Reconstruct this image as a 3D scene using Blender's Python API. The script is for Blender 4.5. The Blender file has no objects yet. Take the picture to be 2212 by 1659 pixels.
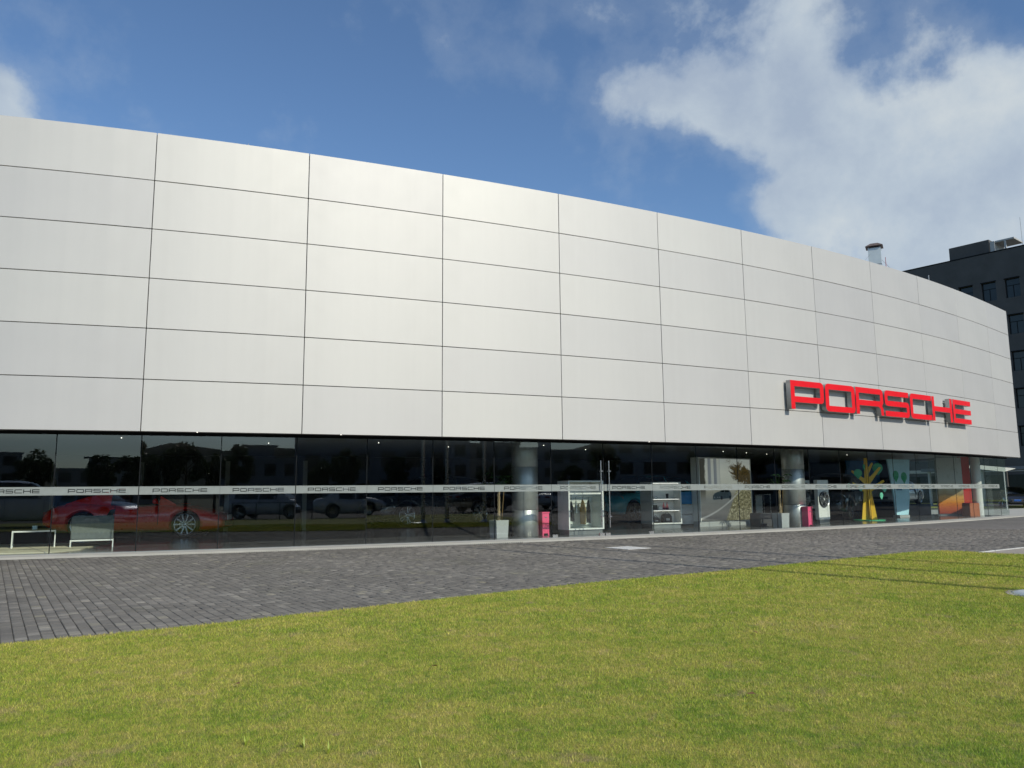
import bpy, bmesh, math, random
import numpy as np
from mathutils import Vector, Matrix
PI = math.pi
R = math.radians
random.seed(7)
rng = np.random.default_rng(11)
scene = bpy.context.scene
C = scene.collection

# ------------------------------------------------------------------ camera
HC = 1.326
PITCH, ROLL = 0.13840429, -0.00903509
cam_d = bpy.data.cameras.new('camera')
cam = bpy.data.objects.new('camera', cam_d)
C.objects.link(cam)
cam_d.sensor_width = 36
cam_d.lens = 1693.106 / 2212 * 36
cam_d.clip_end = 6000
cp, sp_ = math.cos(PITCH), math.sin(PITCH)
R0 = Vector((1, 0, 0)); U0 = Vector((0, -sp_, cp)); F0 = Vector((0, cp, sp_))
cr, sr = math.cos(ROLL), math.sin(ROLL)
X = R0 * cr + U0 * sr
U = -R0 * sr + U0 * cr
B = -F0
m = Matrix(((X.x, U.x, B.x, 0), (X.y, U.y, B.y, 0), (X.z, U.z, B.z, HC), (0, 0, 0, 1)))
cam.matrix_world = m
scene.camera = cam

# ------------------------------------------------------------------ light
SUN_AZ, SUN_EL = -51.0, 36.0
sd = Vector((math.cos(R(SUN_AZ)) * math.cos(R(SUN_EL)), math.sin(R(SUN_AZ)) * math.cos(R(SUN_EL)), math.sin(R(SUN_EL))))
sl = bpy.data.lights.new('sun', 'SUN')
sl.energy = 3.7
sl.angle = R(0.5)
sl.color = (1.0, 0.93, 0.80)
so = bpy.data.objects.new('sun', sl)
so.rotation_euler = sd.to_track_quat('Z', 'Y').to_euler()
so.location = (20, -20, 40)
C.objects.link(so)

scene.view_settings.view_transform = 'Standard'
scene.view_settings.look = 'None'
scene.view_settings.exposure = 0.0
scene.view_settings.gamma = 1.0
scene.view_settings.use_curve_mapping = False
scene.cycles.transparent_max_bounces = 24
scene.cycles.max_bounces = 8
scene.cycles.sample_clamp_indirect = 6


class NT:
    def __init__(s, tree):
        s.t = tree; s.n = tree.nodes; s.l = tree.links
    def node(s, typ, ins=None, **kw):
        n = s.n.new(typ)
        for k, v in kw.items():
            setattr(n, k, v)
        for k, v in (ins or {}).items():
            i = n.inputs[k]
            if isinstance(v, bpy.types.NodeSocket):
                s.l.new(v, i)
            else:
                i.default_value = v
        return n
    def math(s, op, a, b=None, c=None, clamp=False):
        ins = {0: a}
        if b is not None: ins[1] = b
        if c is not None: ins[2] = c
        n = s.node('ShaderNodeMath', ins, operation=op, use_clamp=clamp)
        return n.outputs[0]
    def vmath(s, op, a, b=None, out=0, scale=None):
        ins = {0: a}
        if b is not None: ins[1] = b
        n = s.node('ShaderNodeVectorMath', ins, operation=op)
        if scale is not None: n.inputs['Scale'].default_value = scale
        return n.outputs[out]
    def mix(s, f, a, b, blend='MIX'):
        n = s.node('ShaderNodeMix', data_type='RGBA', blend_type=blend)
        for idx, v in ((0, f), (6, a), (7, b)):
            if isinstance(v, bpy.types.NodeSocket): s.l.new(v, n.inputs[idx])
            else: n.inputs[idx].default_value = v if idx == 0 or len(v) == 4 else (*v, 1)
        return n.outputs[2]
    def noise(s, vec, scale, detail=4, rough=.5, dist=0, out='Fac', dims='3D'):
        n = s.node('ShaderNodeTexNoise', {'Scale': scale, 'Detail': detail, 'Roughness': rough, 'Distortion': dist}, noise_dimensions=dims)
        if vec is not None: s.l.new(vec, n.inputs['Vector'])
        return n.outputs[out]
    def ramp(s, fac, stops, interp='LINEAR'):
        n = s.node('ShaderNodeValToRGB')
        n.color_ramp.interpolation = interp
        cr_ = n.color_ramp
        while len(cr_.elements) > 1: cr_.elements.remove(cr_.elements[-1])
        cr_.elements[0].position = stops[0][0]; cr_.elements[0].color = (*stops[0][1], 1)
        for p, c in stops[1:]:
            e = cr_.elements.new(p); e.color = (*c, 1)
        s.l.new(fac, n.inputs[0])
        return n.outputs[0]
    def mapr(s, v, a, b, c=0., d=1., interp='LINEAR'):
        n = s.node('ShaderNodeMapRange', {0: v, 1: a, 2: b, 3: c, 4: d}, interpolation_type=interp, clamp=True)
        return n.outputs[0]


# ------------------------------------------------------------------ world: clear blue sky with a broken cloud layer
world = bpy.data.worlds.new('World')
scene.world = world
world.use_nodes = True
w = NT(world.node_tree)
w.n.clear()
sky = w.node('ShaderNodeTexSky', sky_type='NISHITA', sun_disc=False, sun_elevation=R(SUN_EL), sun_rotation=R(90 - SUN_AZ),
             air_density=1.0, dust_density=0.6, ozone_density=2.0)
tc = w.node('ShaderNodeTexCoord').outputs['Generated']
sep = w.node('ShaderNodeSeparateXYZ', {0: tc})
zz = w.math('MAXIMUM', sep.outputs[2], 0.03)
zz = w.math('ADD', zz, 0.10)
px = w.math('DIVIDE', sep.outputs[0], zz)
py = w.math('DIVIDE', sep.outputs[1], zz)
pl = w.node('ShaderNodeCombineXYZ', {0: px, 1: py, 2: 0.0}).outputs[0]


def pdir(u, v):
    a = (u - 1106) / 1693.1; b = (829.5 - v) / 1693.1
    d = F0 + X * a + U * b
    d.normalize()
    return d


n1 = w.noise(w.vmath('ADD', pl, (3.1, 7.7, 1.3)), 1.35, 9, .56, .08)
n2 = w.noise(w.vmath('ADD', tc, (5.2, 1.1, 0.0)), 6.2, 10, .58, .10)
dens = w.math('ADD', w.math('MULTIPLY', n1, .38), w.math('MULTIPLY', n2, .62))
# where the cloud masses lie (direction, angular width, how much they add)
# where the cloud masses lie (direction, angular radius, how much they add); noise breaks up every edge
def lump(lst):
    acc = None
    for (u_, v_), wd, am in lst:
        d_ = pdir(u_, v_)
        dt = w.vmath('DOT_PRODUCT', tc, tuple(d_), out=1)
        ang = w.math('ARCCOSINE', w.math('MINIMUM', dt, .99999))
        g = w.math('DIVIDE', ang, wd / 1693.1)
        g = w.math('MULTIPLY', w.math('EXPONENT', w.math('MULTIPLY', w.math('MULTIPLY', g, g), -1.0)), am)
        acc = g if acc is None else w.math('ADD', acc, g)
    return acc


bias = lump([((1340, 215), 62, .21), ((1450, 215), 80, .20), ((1545, 245), 70, .15), ((1860, 320), 190, .20), ((2080, 400), 260, .21), ((2180, 190), 90, .17),
             ((1735, 210), 75, .13), ((1690, 470), 75, .17), ((1680, 330), 95, .12), ((1600, 215), 70, .09), ((2130, 560), 230, .15), ((1370, 15), 110, .10), ((1610, 85), 130, .10), ((1740, 50), 90, .11),
             ((-40, 215), 75, .33), ((640, 290), 70, .15), ((950, 100), 130, .045), ((1050, 210), 90, .05)])
clear = lump([((350, 120), 560, .10), ((1130, 420), 280, .09), ((1550, 400), 95, .10), ((1885, 105), 85, .14), ((2195, 45), 90, .11), ((1250, 120), 120, .05), ((820, 250), 200, .05), ((1640, 180), 60, .05)])
n5 = w.noise(w.vmath('ADD', tc, (9.2, 3.1, 2.0)), 17, 7, .6, .1)
dens = w.math('ADD', w.math('MULTIPLY', w.math('SUBTRACT', dens, .5), 1.25), w.math('ADD', .5, w.math('MULTIPLY', w.math('SUBTRACT', n5, .5), .22)))
dens = w.math('SUBTRACT', w.math('ADD', dens, bias), clear)
cover = w.mapr(dens, .525, .75, 0, 1, 'SMOOTHSTEP')
thin = w.mapr(dens, .44, .60, 0, .16, 'SMOOTHSTEP')
cov = w.math('MAXIMUM', w.math('MULTIPLY', cover, .93), thin)
# light and grey parts of the cloud come from its own thickness variation
n3 = w.noise(w.vmath('ADD', tc, (1.7, 4.1, .2)), 9, 8, .58, .12)
n4 = w.noise(w.vmath('ADD', tc, (0.7, 2.1, 5.2)), 3.2, 3, .5, .2)
shade = w.math('ADD', w.math('MULTIPLY', n3, .55), w.math('MULTIPLY', n4, .45))
ccol = w.ramp(shade, [(.36, (3.5, 4.2, 5.2)), (.48, (4.5, 5.2, 5.9)), (.58, (5.6, 6.1, 6.35)), (.68, (6.4, 6.6, 6.6))])
skyc = w.mix(1.0, sky.outputs[0], (.86, 1.02, 1.16, 1), 'MULTIPLY')
col = w.mix(cov, skyc, ccol)
bg = w.node('ShaderNodeBackground', {'Color': col, 'Strength': 0.112})
wo = w.node('ShaderNodeOutputWorld', {'Surface': bg.outputs[0]})

# ------------------------------------------------------------------ materials
MATS = {}


def new_mat(name):
    mt = bpy.data.materials.new(name); mt.use_nodes = True
    t = NT(mt.node_tree); t.n.clear()
    out = t.node('ShaderNodeOutputMaterial')
    MATS[name] = mt
    return mt, t, out


def pbr(name, col, rough=.5, metal=0., var=.12, vscale=6., bump=0., bscale=60., coat=0., spec=.5, emit=None, estr=0., detail=4, randobj=0.):
    mt, t, out = new_mat(name)
    tcd = t.node('ShaderNodeTexCoord').outputs['Object']
    c = (*col, 1)
    if var > 0:
        nz = t.noise(tcd, vscale, detail, .6)
        f = t.mapr(nz, .3, .7, 1 - var, 1 + var)
        if randobj > 0:
            rnd = t.node('ShaderNodeObjectInfo').outputs['Random']
            f = t.math('MULTIPLY', f, t.mapr(rnd, 0, 1, 1 - randobj, 1 + randobj))
        comb = t.node('ShaderNodeCombineColor', {0: f, 1: f, 2: f}).outputs[0]
        base = t.mix(1.0, c, comb, 'MULTIPLY')
    else:
        base = None
    b = t.node('ShaderNodeBsdfPrincipled', {'Base Color': c, 'Roughness': rough, 'Metallic': metal, 'Coat Weight': coat, 'Specular IOR Level': spec})
    b.inputs['Coat Roughness'].default_value = .04
    if base is not None: t.l.new(base, b.inputs['Base Color'])
    if var > 0:
        rr = t.mapr(t.noise(tcd, vscale * 2.3, 3), .3, .7, max(0.02, rough * .85), min(1, rough * 1.15))
        t.l.new(rr, b.inputs['Roughness'])
    if bump > 0:
        nb = t.noise(tcd, bscale, 5, .6)
        bp = t.node('ShaderNodeBump', {'Height': nb, 'Strength': bump, 'Distance': .02})
        t.l.new(bp.outputs[0], b.inputs['Normal'])
    if emit:
        b.inputs['Emission Color'].default_value = (*emit, 1)
        b.inputs['Emission Strength'].default_value = estr
    t.l.new(b.outputs[0], out.inputs[0])
    return mt


def m_panel():
    mt, t, out = new_mat('aluminium_panel')
    o = t.node('ShaderNodeTexCoord').outputs['Object']
    rnd = t.node('ShaderNodeObjectInfo').outputs['Random']
    # faint vertical rain streaks and blotches, plus tone differences from sheet to sheet
    st = t.noise(t.vmath('MULTIPLY', o, (2.2, 2.2, .18)), 2.0, 5, .6)
    bl = t.noise(o, .5, 4, .55)
    f = t.math('MULTIPLY', t.mapr(st, .3, .75, 1.01, .98), t.mapr(bl, .3, .7, .97, 1.03))
    f = t.math('MULTIPLY', f, t.mapr(rnd, 0, 1, .955, 1.03))
    cc = t.node('ShaderNodeCombineColor', {0: f, 1: f, 2: t.math('MULTIPLY', f, t.mapr(rnd, 0, 1, 1.01, .985))}).outputs[0]
    base = t.mix(1.0, (.52, .516, .494, 1), cc, 'MULTIPLY')
    rg = t.mapr(t.noise(o, 1.4, 4), .3, .7, .565, .595)
    big = t.noise(o, .35, 1, .4)
    bp = t.node('ShaderNodeBump', {'Height': big, 'Strength': .10, 'Distance': .03})
    b = t.node('ShaderNodeBsdfPrincipled', {'Base Color': base, 'Roughness': rg, 'Metallic': .34, 'Normal': bp.outputs[0]})
    t.l.new(b.outputs[0], out.inputs[0])
    return mt


def m_glass(name, tint=(.62, .68, .66), f0=.075, rough=0.0, dirt=.0):
    # architectural glass: straight-through tint plus a mirror reflection that grows towards grazing angles
    mt, t, out = new_mat(name)
    g = t.node('ShaderNodeNewGeometry')
    cosv = t.math('ABSOLUTE', t.vmath('DOT_PRODUCT', g.outputs['Incoming'], g.outputs['Normal'], out=1))
    p5 = t.math('POWER', t.math('SUBTRACT', 1.0, cosv, clamp=True), 5.0)
    F = t.math('ADD', f0, t.math('MULTIPLY', 1 - f0, p5), clamp=True)
    tr = t.node('ShaderNodeBsdfTransparent', {'Color': (*tint, 1)})
    gl = t.node('ShaderNodeBsdfGlossy', {'Color': (.93, .97, 1.0, 1), 'Roughness': rough})
    mx = t.node('ShaderNodeMixShader', {0: F, 1: tr.outputs[0], 2: gl.outputs[0]})
    last = mx.outputs[0]
    if dirt > 0:
        o = t.node('ShaderNodeTexCoord').outputs['Object']
        dn = t.mapr(t.noise(o, 1.6, 5, .6), .3, .8, dirt * .4, dirt)
        df = t.node('ShaderNodeBsdfDiffuse', {'Color': (.5, .5, .48, 1)})
        last = t.node('ShaderNodeMixShader', {0: dn, 1: last, 2: df.outputs[0]}).outputs[0]
    t.l.new(last, out.inputs[0])
    return mt


def m_clear():
    mt, t, out = new_mat('glass_inner_face')
    tr = t.node('ShaderNodeBsdfTransparent', {'Color': (.97, .99, .98, 1)})
    t.l.new(tr.outputs[0], out.inputs[0])
    return mt


def m_film():
    mt, t, out = new_mat('frosted_film')
    o = t.node('ShaderNodeTexCoord').outputs['Object']
    f = t.mapr(t.noise(o, 8, 3), .3, .7, .94, 1.04)
    cc = t.node('ShaderNodeCombineColor', {0: f, 1: f, 2: f}).outputs[0]
    base = t.mix(1.0, (.42, .46, .445, 1), cc, 'MULTIPLY')
    d = t.node('ShaderNodeBsdfDiffuse', {'Color': base})
    tl = t.node('ShaderNodeBsdfTranslucent', {'Color': base})
    mx = t.node('ShaderNodeMixShader', {0: .3, 1: d.outputs[0], 2: tl.outputs[0]})
    tr = t.node('ShaderNodeBsdfTransparent', {'Color': (.9, .95, .93, 1)})
    m2 = t.node('ShaderNodeMixShader', {0: .22, 1: mx.outputs[0], 2: tr.outputs[0]})
    t.l.new(m2.outputs[0], out.inputs[0])
    return mt


def grass_colour(t, o):
    """colour of the lawn as a function of place: green, olive and straw-coloured patches"""
    big = t.noise(o, .42, 4, .55, .4)
    mid = t.noise(t.vmath('ADD', o, (4., 9., 0)), 2.4, 5, .65, .3)
    fine = t.noise(t.vmath('ADD', o, (14., 3., 0)), 13., 5, .7)
    s = t.math('ADD', t.math('MULTIPLY', big, .26), t.math('ADD', t.math('MULTIPLY', mid, .34), t.math('MULTIPLY', fine, .40)))
    c = t.ramp(s, [(.36, (.16, .27, .022)), (.44, (.26, .345, .036)), (.50, (.37, .40, .062)), (.56, (.46, .43, .095)), (.64, (.56, .46, .19))])
    # small worn spots with thin brownish grass
    wn = t.noise(t.vmath('ADD', o, (2., 6., 0)), 3.1, 6, .7, .5)
    c = t.mix(t.mapr(wn, .58, .70, 0, .7), c, (.42, .31, .19, 1))
    return c


def m_grass():
    mt, t, out = new_mat('lawn_soil')
    o = t.node('ShaderNodeTexCoord').outputs['Object']
    c = grass_colour(t, o)
    f = t.mapr(t.noise(o, 55, 5, .7), .3, .7, .35, .95)
    cc = t.node('ShaderNodeCombineColor', {0: f, 1: f, 2: f}).outputs[0]
    c = t.mix(1.0, c, cc, 'MULTIPLY')
    b = t.node('ShaderNodeBsdfPrincipled', {'Base Color': c, 'Roughness': .9})
    bp = t.node('ShaderNodeBump', {'Height': t.noise(o, 40, 5, .7), 'Strength': .6, 'Distance': .03})
    t.l.new(bp.outputs[0], b.inputs['Normal'])
    t.l.new(b.outputs[0], out.inputs[0])
    mt2, t, out = new_mat('grass_blade')
    o = t.node('ShaderNodeTexCoord').outputs['Object']
    c = grass_colour(t, o)
    at = t.node('ShaderNodeAttribute', attribute_name='tone').outputs['Fac']
    dry = t.mapr(at, .80, .93, 0, 1)
    c = t.mix(t.math('MULTIPLY', dry, .75), c, (.50, .40, .16, 1))
    lush = t.mapr(at, .14, .04, 0, 1)
    c = t.mix(t.math('MULTIPLY', lush, .7), c, (.12, .24, .02, 1))
    f = t.mapr(t.math('FRACT', t.math('MULTIPLY', at, 13.7)), 0, 1, .52, 1.78)
    cc = t.node('ShaderNodeCombineColor', {0: f, 1: f, 2: f}).outputs[0]
    c = t.mix(1.0, c, cc, 'MULTIPLY')
    d = t.node('ShaderNodeBsdfPrincipled', {'Base Color': c, 'Roughness': .6, 'Specular IOR Level': .25})
    tl = t.node('ShaderNodeBsdfTranslucent', {'Color': c})
    mx = t.node('ShaderNodeMixShader', {0: .35, 1: d.outputs[0], 2: tl.outputs[0]})
    t.l.new(mx.outputs[0], out.inputs[0])
    return mt, mt2


def m_paver():
    mt, t, out = new_mat('stone_paver')
    o = t.node('ShaderNodeTexCoord').outputs['Object']
    at = t.node('ShaderNodeAttribute', attribute_name='tone').outputs['Fac']
    rnd = t.node('ShaderNodeObjectInfo').outputs['Random']
    tone = t.math('FRACT', t.math('ADD', at, t.math('MULTIPLY', rnd, 1.0)))
    pos = t.node('ShaderNodeNewGeometry').outputs['Position']
    c = t.ramp(tone, [(0, (.128, .120, .106)), (.35, (.145, .136, .120)), (.7, (.162, .152, .134)), (.88, (.18, .168, .148)), (.96, (.225, .212, .185)), (1, (.205, .19, .145))])
    big = t.mapr(t.noise(pos, .35, 5, .65), .3, .7, .80, 1.20)
    mid = t.mapr(t.noise(pos, 2.2, 4, .6), .3, .7, .92, 1.09)
    fine = t.mapr(t.noise(pos, 38, 5, .65), .3, .7, .84, 1.16)
    f = t.math('MULTIPLY', big, t.math('MULTIPLY', mid, fine))
    cc = t.node('ShaderNodeCombineColor', {0: f, 1: f, 2: f}).outputs[0]
    c = t.mix(1.0, c, cc, 'MULTIPLY')
    moss = t.mapr(t.noise(t.vmath('ADD', pos, (8, 2, 0)), .8, 5, .6), .56, .74, 0, .35)
    c = t.mix(moss, c, (.13, .13, .075, 1))
    bp = t.node('ShaderNodeBump', {'Height': t.noise(pos, 70, 6, .7), 'Strength': .35, 'Distance': .006})
    b = t.node('ShaderNodeBsdfPrincipled', {'Base Color': c, 'Roughness': .78, 'Specular IOR Level': .4, 'Normal': bp.outputs[0]})
    t.l.new(b.outputs[0], out.inputs[0])
    # far away the single stones cannot be told apart: coloured streaks of the same stone
    mt2, t, out = new_mat('far_paving')
    pos = t.node('ShaderNodeNewGeometry').outputs['Position']
    rot = t.node('ShaderNodeVectorRotate', {'Vector': pos, 'Angle': R(-123.5)}, rotation_type='Z_AXIS').outputs[0]
    br = t.node('ShaderNodeTexBrick', {'Vector': rot, 'Color1': (.128, .122, .112, 1), 'Color2': (.168, .16, .147, 1), 'Mortar': (.06, .06, .058, 1), 'Scale': 1.0, 'Mortar Size': .006, 'Brick Width': .19, 'Row Height': .1125})
    f = t.math('MULTIPLY', t.mapr(t.noise(pos, .35, 4, .6), .3, .7, .84, 1.16), t.mapr(t.noise(pos, 5, 5, .6), .3, .7, .88, 1.12))
    cc = t.node('ShaderNodeCombineColor', {0: f, 1: f, 2: f}).outputs[0]
    c = t.mix(1.0, br.outputs[0], cc, 'MULTIPLY')
    b = t.node('ShaderNodeBsdfPrincipled', {'Base Color': c, 'Roughness': .8})
    t.l.new(b.outputs[0], out.inputs[0])
    return mt, mt2


def m_leaf(name, col):
    mt, t, out = new_mat(name)
    at = t.node('ShaderNodeAttribute', attribute_name='tone').outputs['Fac']
    f = t.mapr(at, 0, 1, .6, 1.5)
    cc = t.node('ShaderNodeCombineColor', {0: f, 1: f, 2: t.math('MULTIPLY', f, .9)}).outputs[0]
    c = t.mix(1.0, (*col, 1), cc, 'MULTIPLY')
    d = t.node('ShaderNodeBsdfPrincipled', {'Base Color': c, 'Roughness': .5})
    tl = t.node('ShaderNodeBsdfTranslucent', {'Color': c})
    mx = t.node('ShaderNodeMixShader', {0: .3, 1: d.outputs[0], 2: tl.outputs[0]})
    t.l.new(mx.outputs[0], out.inputs[0])
    return mt


def m_poster():
    """road photograph print: pale sky, hillside, road sweeping down, straw-coloured grass"""
    mt, t, out = new_mat('road_print')
    g = t.node('ShaderNodeTexCoord').outputs['UV']
    s = t.node('ShaderNodeSeparateXYZ', {0: g})
    u, v = s.outputs[0], s.outputs[1]
    nz = t.noise(g, 3.5, 6, .65, .6)
    v2 = t.math('ADD', v, t.math('MULTIPLY', t.math('SUBTRACT', nz, .5), .16))
    c = t.ramp(v2, [(0, (.10, .10, .10)), (.12, (.20, .19, .17)), (.34, (.24, .24, .22)), (.45, (.32, .30, .24)), (.52, (.42, .40, .34)), (.60, (.55, .54, .46)), (.8, (.62, .61, .54)), (1, (.50, .52, .50))])
    # straw grass lower right
    d1 = t.math('ADD', t.math('SUBTRACT', u, .62), t.math('MULTIPLY', t.math('SUBTRACT', .34, v), .45))
    gr = t.mapr(d1, 0.0, .03)
    lowm = t.mapr(v2, .50, .46)
    straw = t.ramp(t.noise(g, 26, 6, .75), [(.35, (.05, .042, .018)), (.5, (.24, .21, .10)), (.68, (.80, .74, .50))])
    c = t.mix(t.math('MULTIPLY', gr, lowm), c, straw)
    # road with pale edge line
    e = t.math('ABSOLUTE', t.math('SUBTRACT', t.math('SUBTRACT', v, .04), t.math('ADD', t.math('MULTIPLY', u, .25), t.math('MULTIPLY', t.math('MULTIPLY', u, u), .40))))
    line = t.mapr(e, .022, .006, 0, .6)
    c = t.mix(t.math('MULTIPLY', line, lowm), c, (.62, .60, .55, 1))
    # dark tree on the upper right, tall dark cypress on the left
    tn = t.noise(t.vmath('ADD', g, (5, 2, 0)), 5, 8, .75, .8)
    du = t.math('MULTIPLY', t.math('SUBTRACT', u, .86), .8); dv = t.math('ADD', t.math('SUBTRACT', v, .76), t.math('MULTIPLY', t.math('SUBTRACT', u, .8), .45))
    rr = t.math('SQRT', t.math('ADD', t.math('MULTIPLY', du, du), t.math('MULTIPLY', t.math('MULTIPLY', dv, dv), 1.6)))
    tm = t.mapr(t.math('ADD', rr, t.math('MULTIPLY', t.math('SUBTRACT', tn, .5), .75)), .24, .17)
    c = t.mix(tm, c, t.ramp(t.noise(g, 30, 5, .7), [(.35, (.018, .014, .006)), (.7, (.17, .11, .03))]))
    lm = t.math('MULTIPLY', t.mapr(t.math('ADD', u, t.math('MULTIPLY', t.math('SUBTRACT', tn, .5), .1)), .12, .10), t.mapr(v, .3, .5))
    c = t.mix(lm, c, (.06, .055, .04, 1))
    fa = t.math('MULTIPLY', t.mapr(u, .14, .15), t.math('MULTIPLY', t.mapr(u, .40, .38), t.mapr(v, .57, .59)))
    c = t.mix(fa, c, t.ramp(t.math('FRACT', t.math('MULTIPLY', u, 9.)), [(0, (.52, .52, .47)), (.45, (.50, .50, .46)), (.5, (.22, .23, .25)), (1, (.28, .29, .31))]))
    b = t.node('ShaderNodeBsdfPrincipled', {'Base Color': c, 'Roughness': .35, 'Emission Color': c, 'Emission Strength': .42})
    t.l.new(b.outputs[0], out.inputs[0])
    return mt


def m_desert():
    mt, t, out = new_mat('field_print')
    g = t.node('ShaderNodeTexCoord').outputs['UV']
    s = t.node('ShaderNodeSeparateXYZ', {0: g})
    nz = t.noise(g, 4, 5, .6, .3)
    v2 = t.math('ADD', s.outputs[1], t.math('MULTIPLY', t.math('SUBTRACT', nz, .5), .10))
    c = t.ramp(v2, [(0, (.40, .06, .03)), (.10, (.62, .13, .03)), (.2, (.85, .30, .05)), (.30, (.85, .42, .09)), (.34, (.42, .26, .10)), (.40, (.50, .40, .22)), (.47, (.66, .62, .48)), (.6, (.58, .60, .56)), (1, (.55, .58, .58))])
    sp2 = t.mapr(t.noise(g, 34, 4, .6), .60, .66)
    low = t.mapr(s.outputs[1], .33, .30)
    c = t.mix(t.math('MULTIPLY', sp2, low), c, (.20, .04, .01, 1))
    pm = t.math('MULTIPLY', t.mapr(t.noise(g, 7, 6, .7, .5), .56, .62), t.mapr(s.outputs[1], .5, .65))
    c = t.mix(t.math('MULTIPLY', pm, .5), c, (.30, .33, .27, 1))
    b = t.node('ShaderNodeBsdfPrincipled', {'Base Color': c, 'Roughness': .4})
    t.l.new(b.outputs[0], out.inputs[0])
    return mt


PANEL = m_panel()
GLASS = m_glass('showroom_glass', (.92, .96, .94), .078, 0.0, .0)
CLEAR = m_clear()
CARGLASS = m_glass('car_glass', (.25, .28, .28), .06)
CASEGLASS = m_glass('cabinet_glass', (.93, .96, .95), .04)
FILM = m_film()
LAWN, BLADE = m_grass()
PAVER, FARPAVE = m_paver()
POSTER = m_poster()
DESERT = m_desert()
CONC = pbr('pale_concrete', (.40, .395, .355), .8, var=.10, vscale=1.3, bump=.2, bscale=60)
EDGE = pbr('lawn_edging', (.55, .56, .54), .8, var=.2, vscale=3)
DARKJ = pbr('joint_dark', (.022, .022, .02), .9, var=0)
JOINT = pbr('paving_bed', (.035, .034, .030), .95, var=.2, vscale=10)
RED = pbr('sign_red', (.72, .007, .014), .5, var=.05, vscale=1.5, spec=.3)
SIGNSIDE = pbr('sign_side', (.30, .31, .31), .4, metal=.5, var=.06)
STEEL = pbr('brushed_steel', (.55, .55, .54), .28, metal=.9, var=.06)
COLUMN = pbr('column_metal', (.46, .46, .45), .42, metal=.75, var=.06, vscale=14)
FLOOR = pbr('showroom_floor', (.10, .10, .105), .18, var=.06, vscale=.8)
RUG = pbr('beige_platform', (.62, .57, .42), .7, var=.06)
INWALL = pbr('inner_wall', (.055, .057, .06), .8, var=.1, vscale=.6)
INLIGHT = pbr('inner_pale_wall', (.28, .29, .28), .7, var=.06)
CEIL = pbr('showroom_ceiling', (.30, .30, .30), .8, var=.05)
SOFFIT = pbr('soffit', (.09, .075, .075), .7, var=.1, vscale=.8)
BLACK = pbr('black_plastic', (.02, .02, .022), .45, var=.1)
RUBBER = pbr('tyre_rubber', (.018, .018, .018), .8, var=.1)
WHITE = pbr('white_lacquer', (.78, .78, .75), .3, var=.03)
GREYLAC = pbr('grey_lacquer', (.42, .43, .43), .35, var=.04)
PINK = pbr('pink_lacquer', (.85, .10, .22), .4, var=.04)
YELLOW = pbr('yellow_board', (.85, .52, .03), .5, var=.04)
GREEN = pbr('green_board', (.06, .42, .20), .5, var=.05)
LGREEN = pbr('pale_green_board', (.18, .60, .42), .5, var=.05)
BLUEP = pbr('pale_blue_board', (.50, .80, .92), .4, var=.04)
DBLUE = pbr('deep_blue_board', (.02, .16, .36), .4, var=.2, vscale=3)
REDP = pbr('red_board', (.45, .02, .02), .5, var=.1)
TERRA = pbr('terracotta_box', (.42, .13, .05), .7, var=.1)
RIM = pbr('alloy_rim', (.62, .62, .63), .25, metal=.9, var=.03)
RIMDARK = pbr('dark_rim', (.10, .10, .11), .3, metal=.8, var=.03)
CHROME = pbr('chrome', (.75, .75, .75), .1, metal=1., var=0)
LAMPG = pbr('headlight_lens', (.65, .70, .74), .08, metal=.2, var=0, coat=1)
TAIL = pbr('tail_light', (.35, .01, .01), .2, var=0)
PLATEB = pbr('blue_number_plate', (.03, .12, .42), .4, var=.05)
PLATEW = pbr('white_number_plate', (.6, .6, .58), .4, var=.05)
DBUILD = pbr('dark_render', (.078, .077, .073), .85, var=.16, vscale=.35, bump=.3, bscale=8, detail=7)
DGLASS = pbr('dark_window', (.018, .026, .026), .12, var=.25, vscale=.7)
DTRIM = pbr('dark_trim', (.012, .014, .016), .9, var=.1, spec=.1)
LTRIM = pbr('pale_trim', (.42, .42, .40), .7, var=.1)
CHIM = pbr('duct_metal', (.50, .56, .57), .45, metal=.25, var=.08, vscale=3)
REDM = pbr('red_oxide', (.30, .12, .14), .6, var=.1)
SAIL = pbr('white_canvas', (.62, .62, .52), .8, var=.05)
BARK = pbr('bark', (.09, .07, .05), .9, var=.3, vscale=8)
BRAID = pbr('braided_stem', (.36, .27, .16), .8, var=.3, vscale=20)
LEAF = m_leaf('tree_leaf', (.045, .075, .018))
PLEAF = m_leaf('plant_leaf', (.035, .11, .02))
FABRIC = pbr('grey_fabric', (.13, .15, .15), .85, var=.15, vscale=9)
TAN = pbr('tan_cloth', (.42, .27, .11), .85, var=.15, vscale=7)
DCLOTH = pbr('dark_cloth', (.03, .03, .032), .85, var=.15, vscale=7)
BEIGEPAVE = pbr('beige_paving', (.30, .27, .23), .85, var=.15, vscale=2.5, bump=.3)
ASPH = pbr('asphalt', (.055, .055, .057), .85, var=.15, vscale=3, bump=.3)
FARG = pbr('far_ground', (.10, .11, .06), .9, var=.3, vscale=.1)
BLD = [pbr('render_cream', (.34, .33, .31), .85, var=.1), pbr('render_grey', (.24, .25, .27), .85, var=.1), pbr('render_white', (.44, .44, .44), .85, var=.1)]
RAILM = pbr('rail_paint', (.03, .035, .06), .5, var=.1)
LIT = pbr('lamp_glow', (.9, .9, .85), .5, var=0, emit=(1, .93, .8), estr=4.)
LIQ = pbr('pink_bottle', (.70, .22, .24), .3, var=.05)
HILL = pbr('far_hill', (.05, .07, .05), .9, var=.2, vscale=.02)


# ------------------------------------------------------------------ builders
def link(o, parent=None):
    C.objects.link(o)
    if parent is not None: o.parent = parent
    return o


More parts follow.
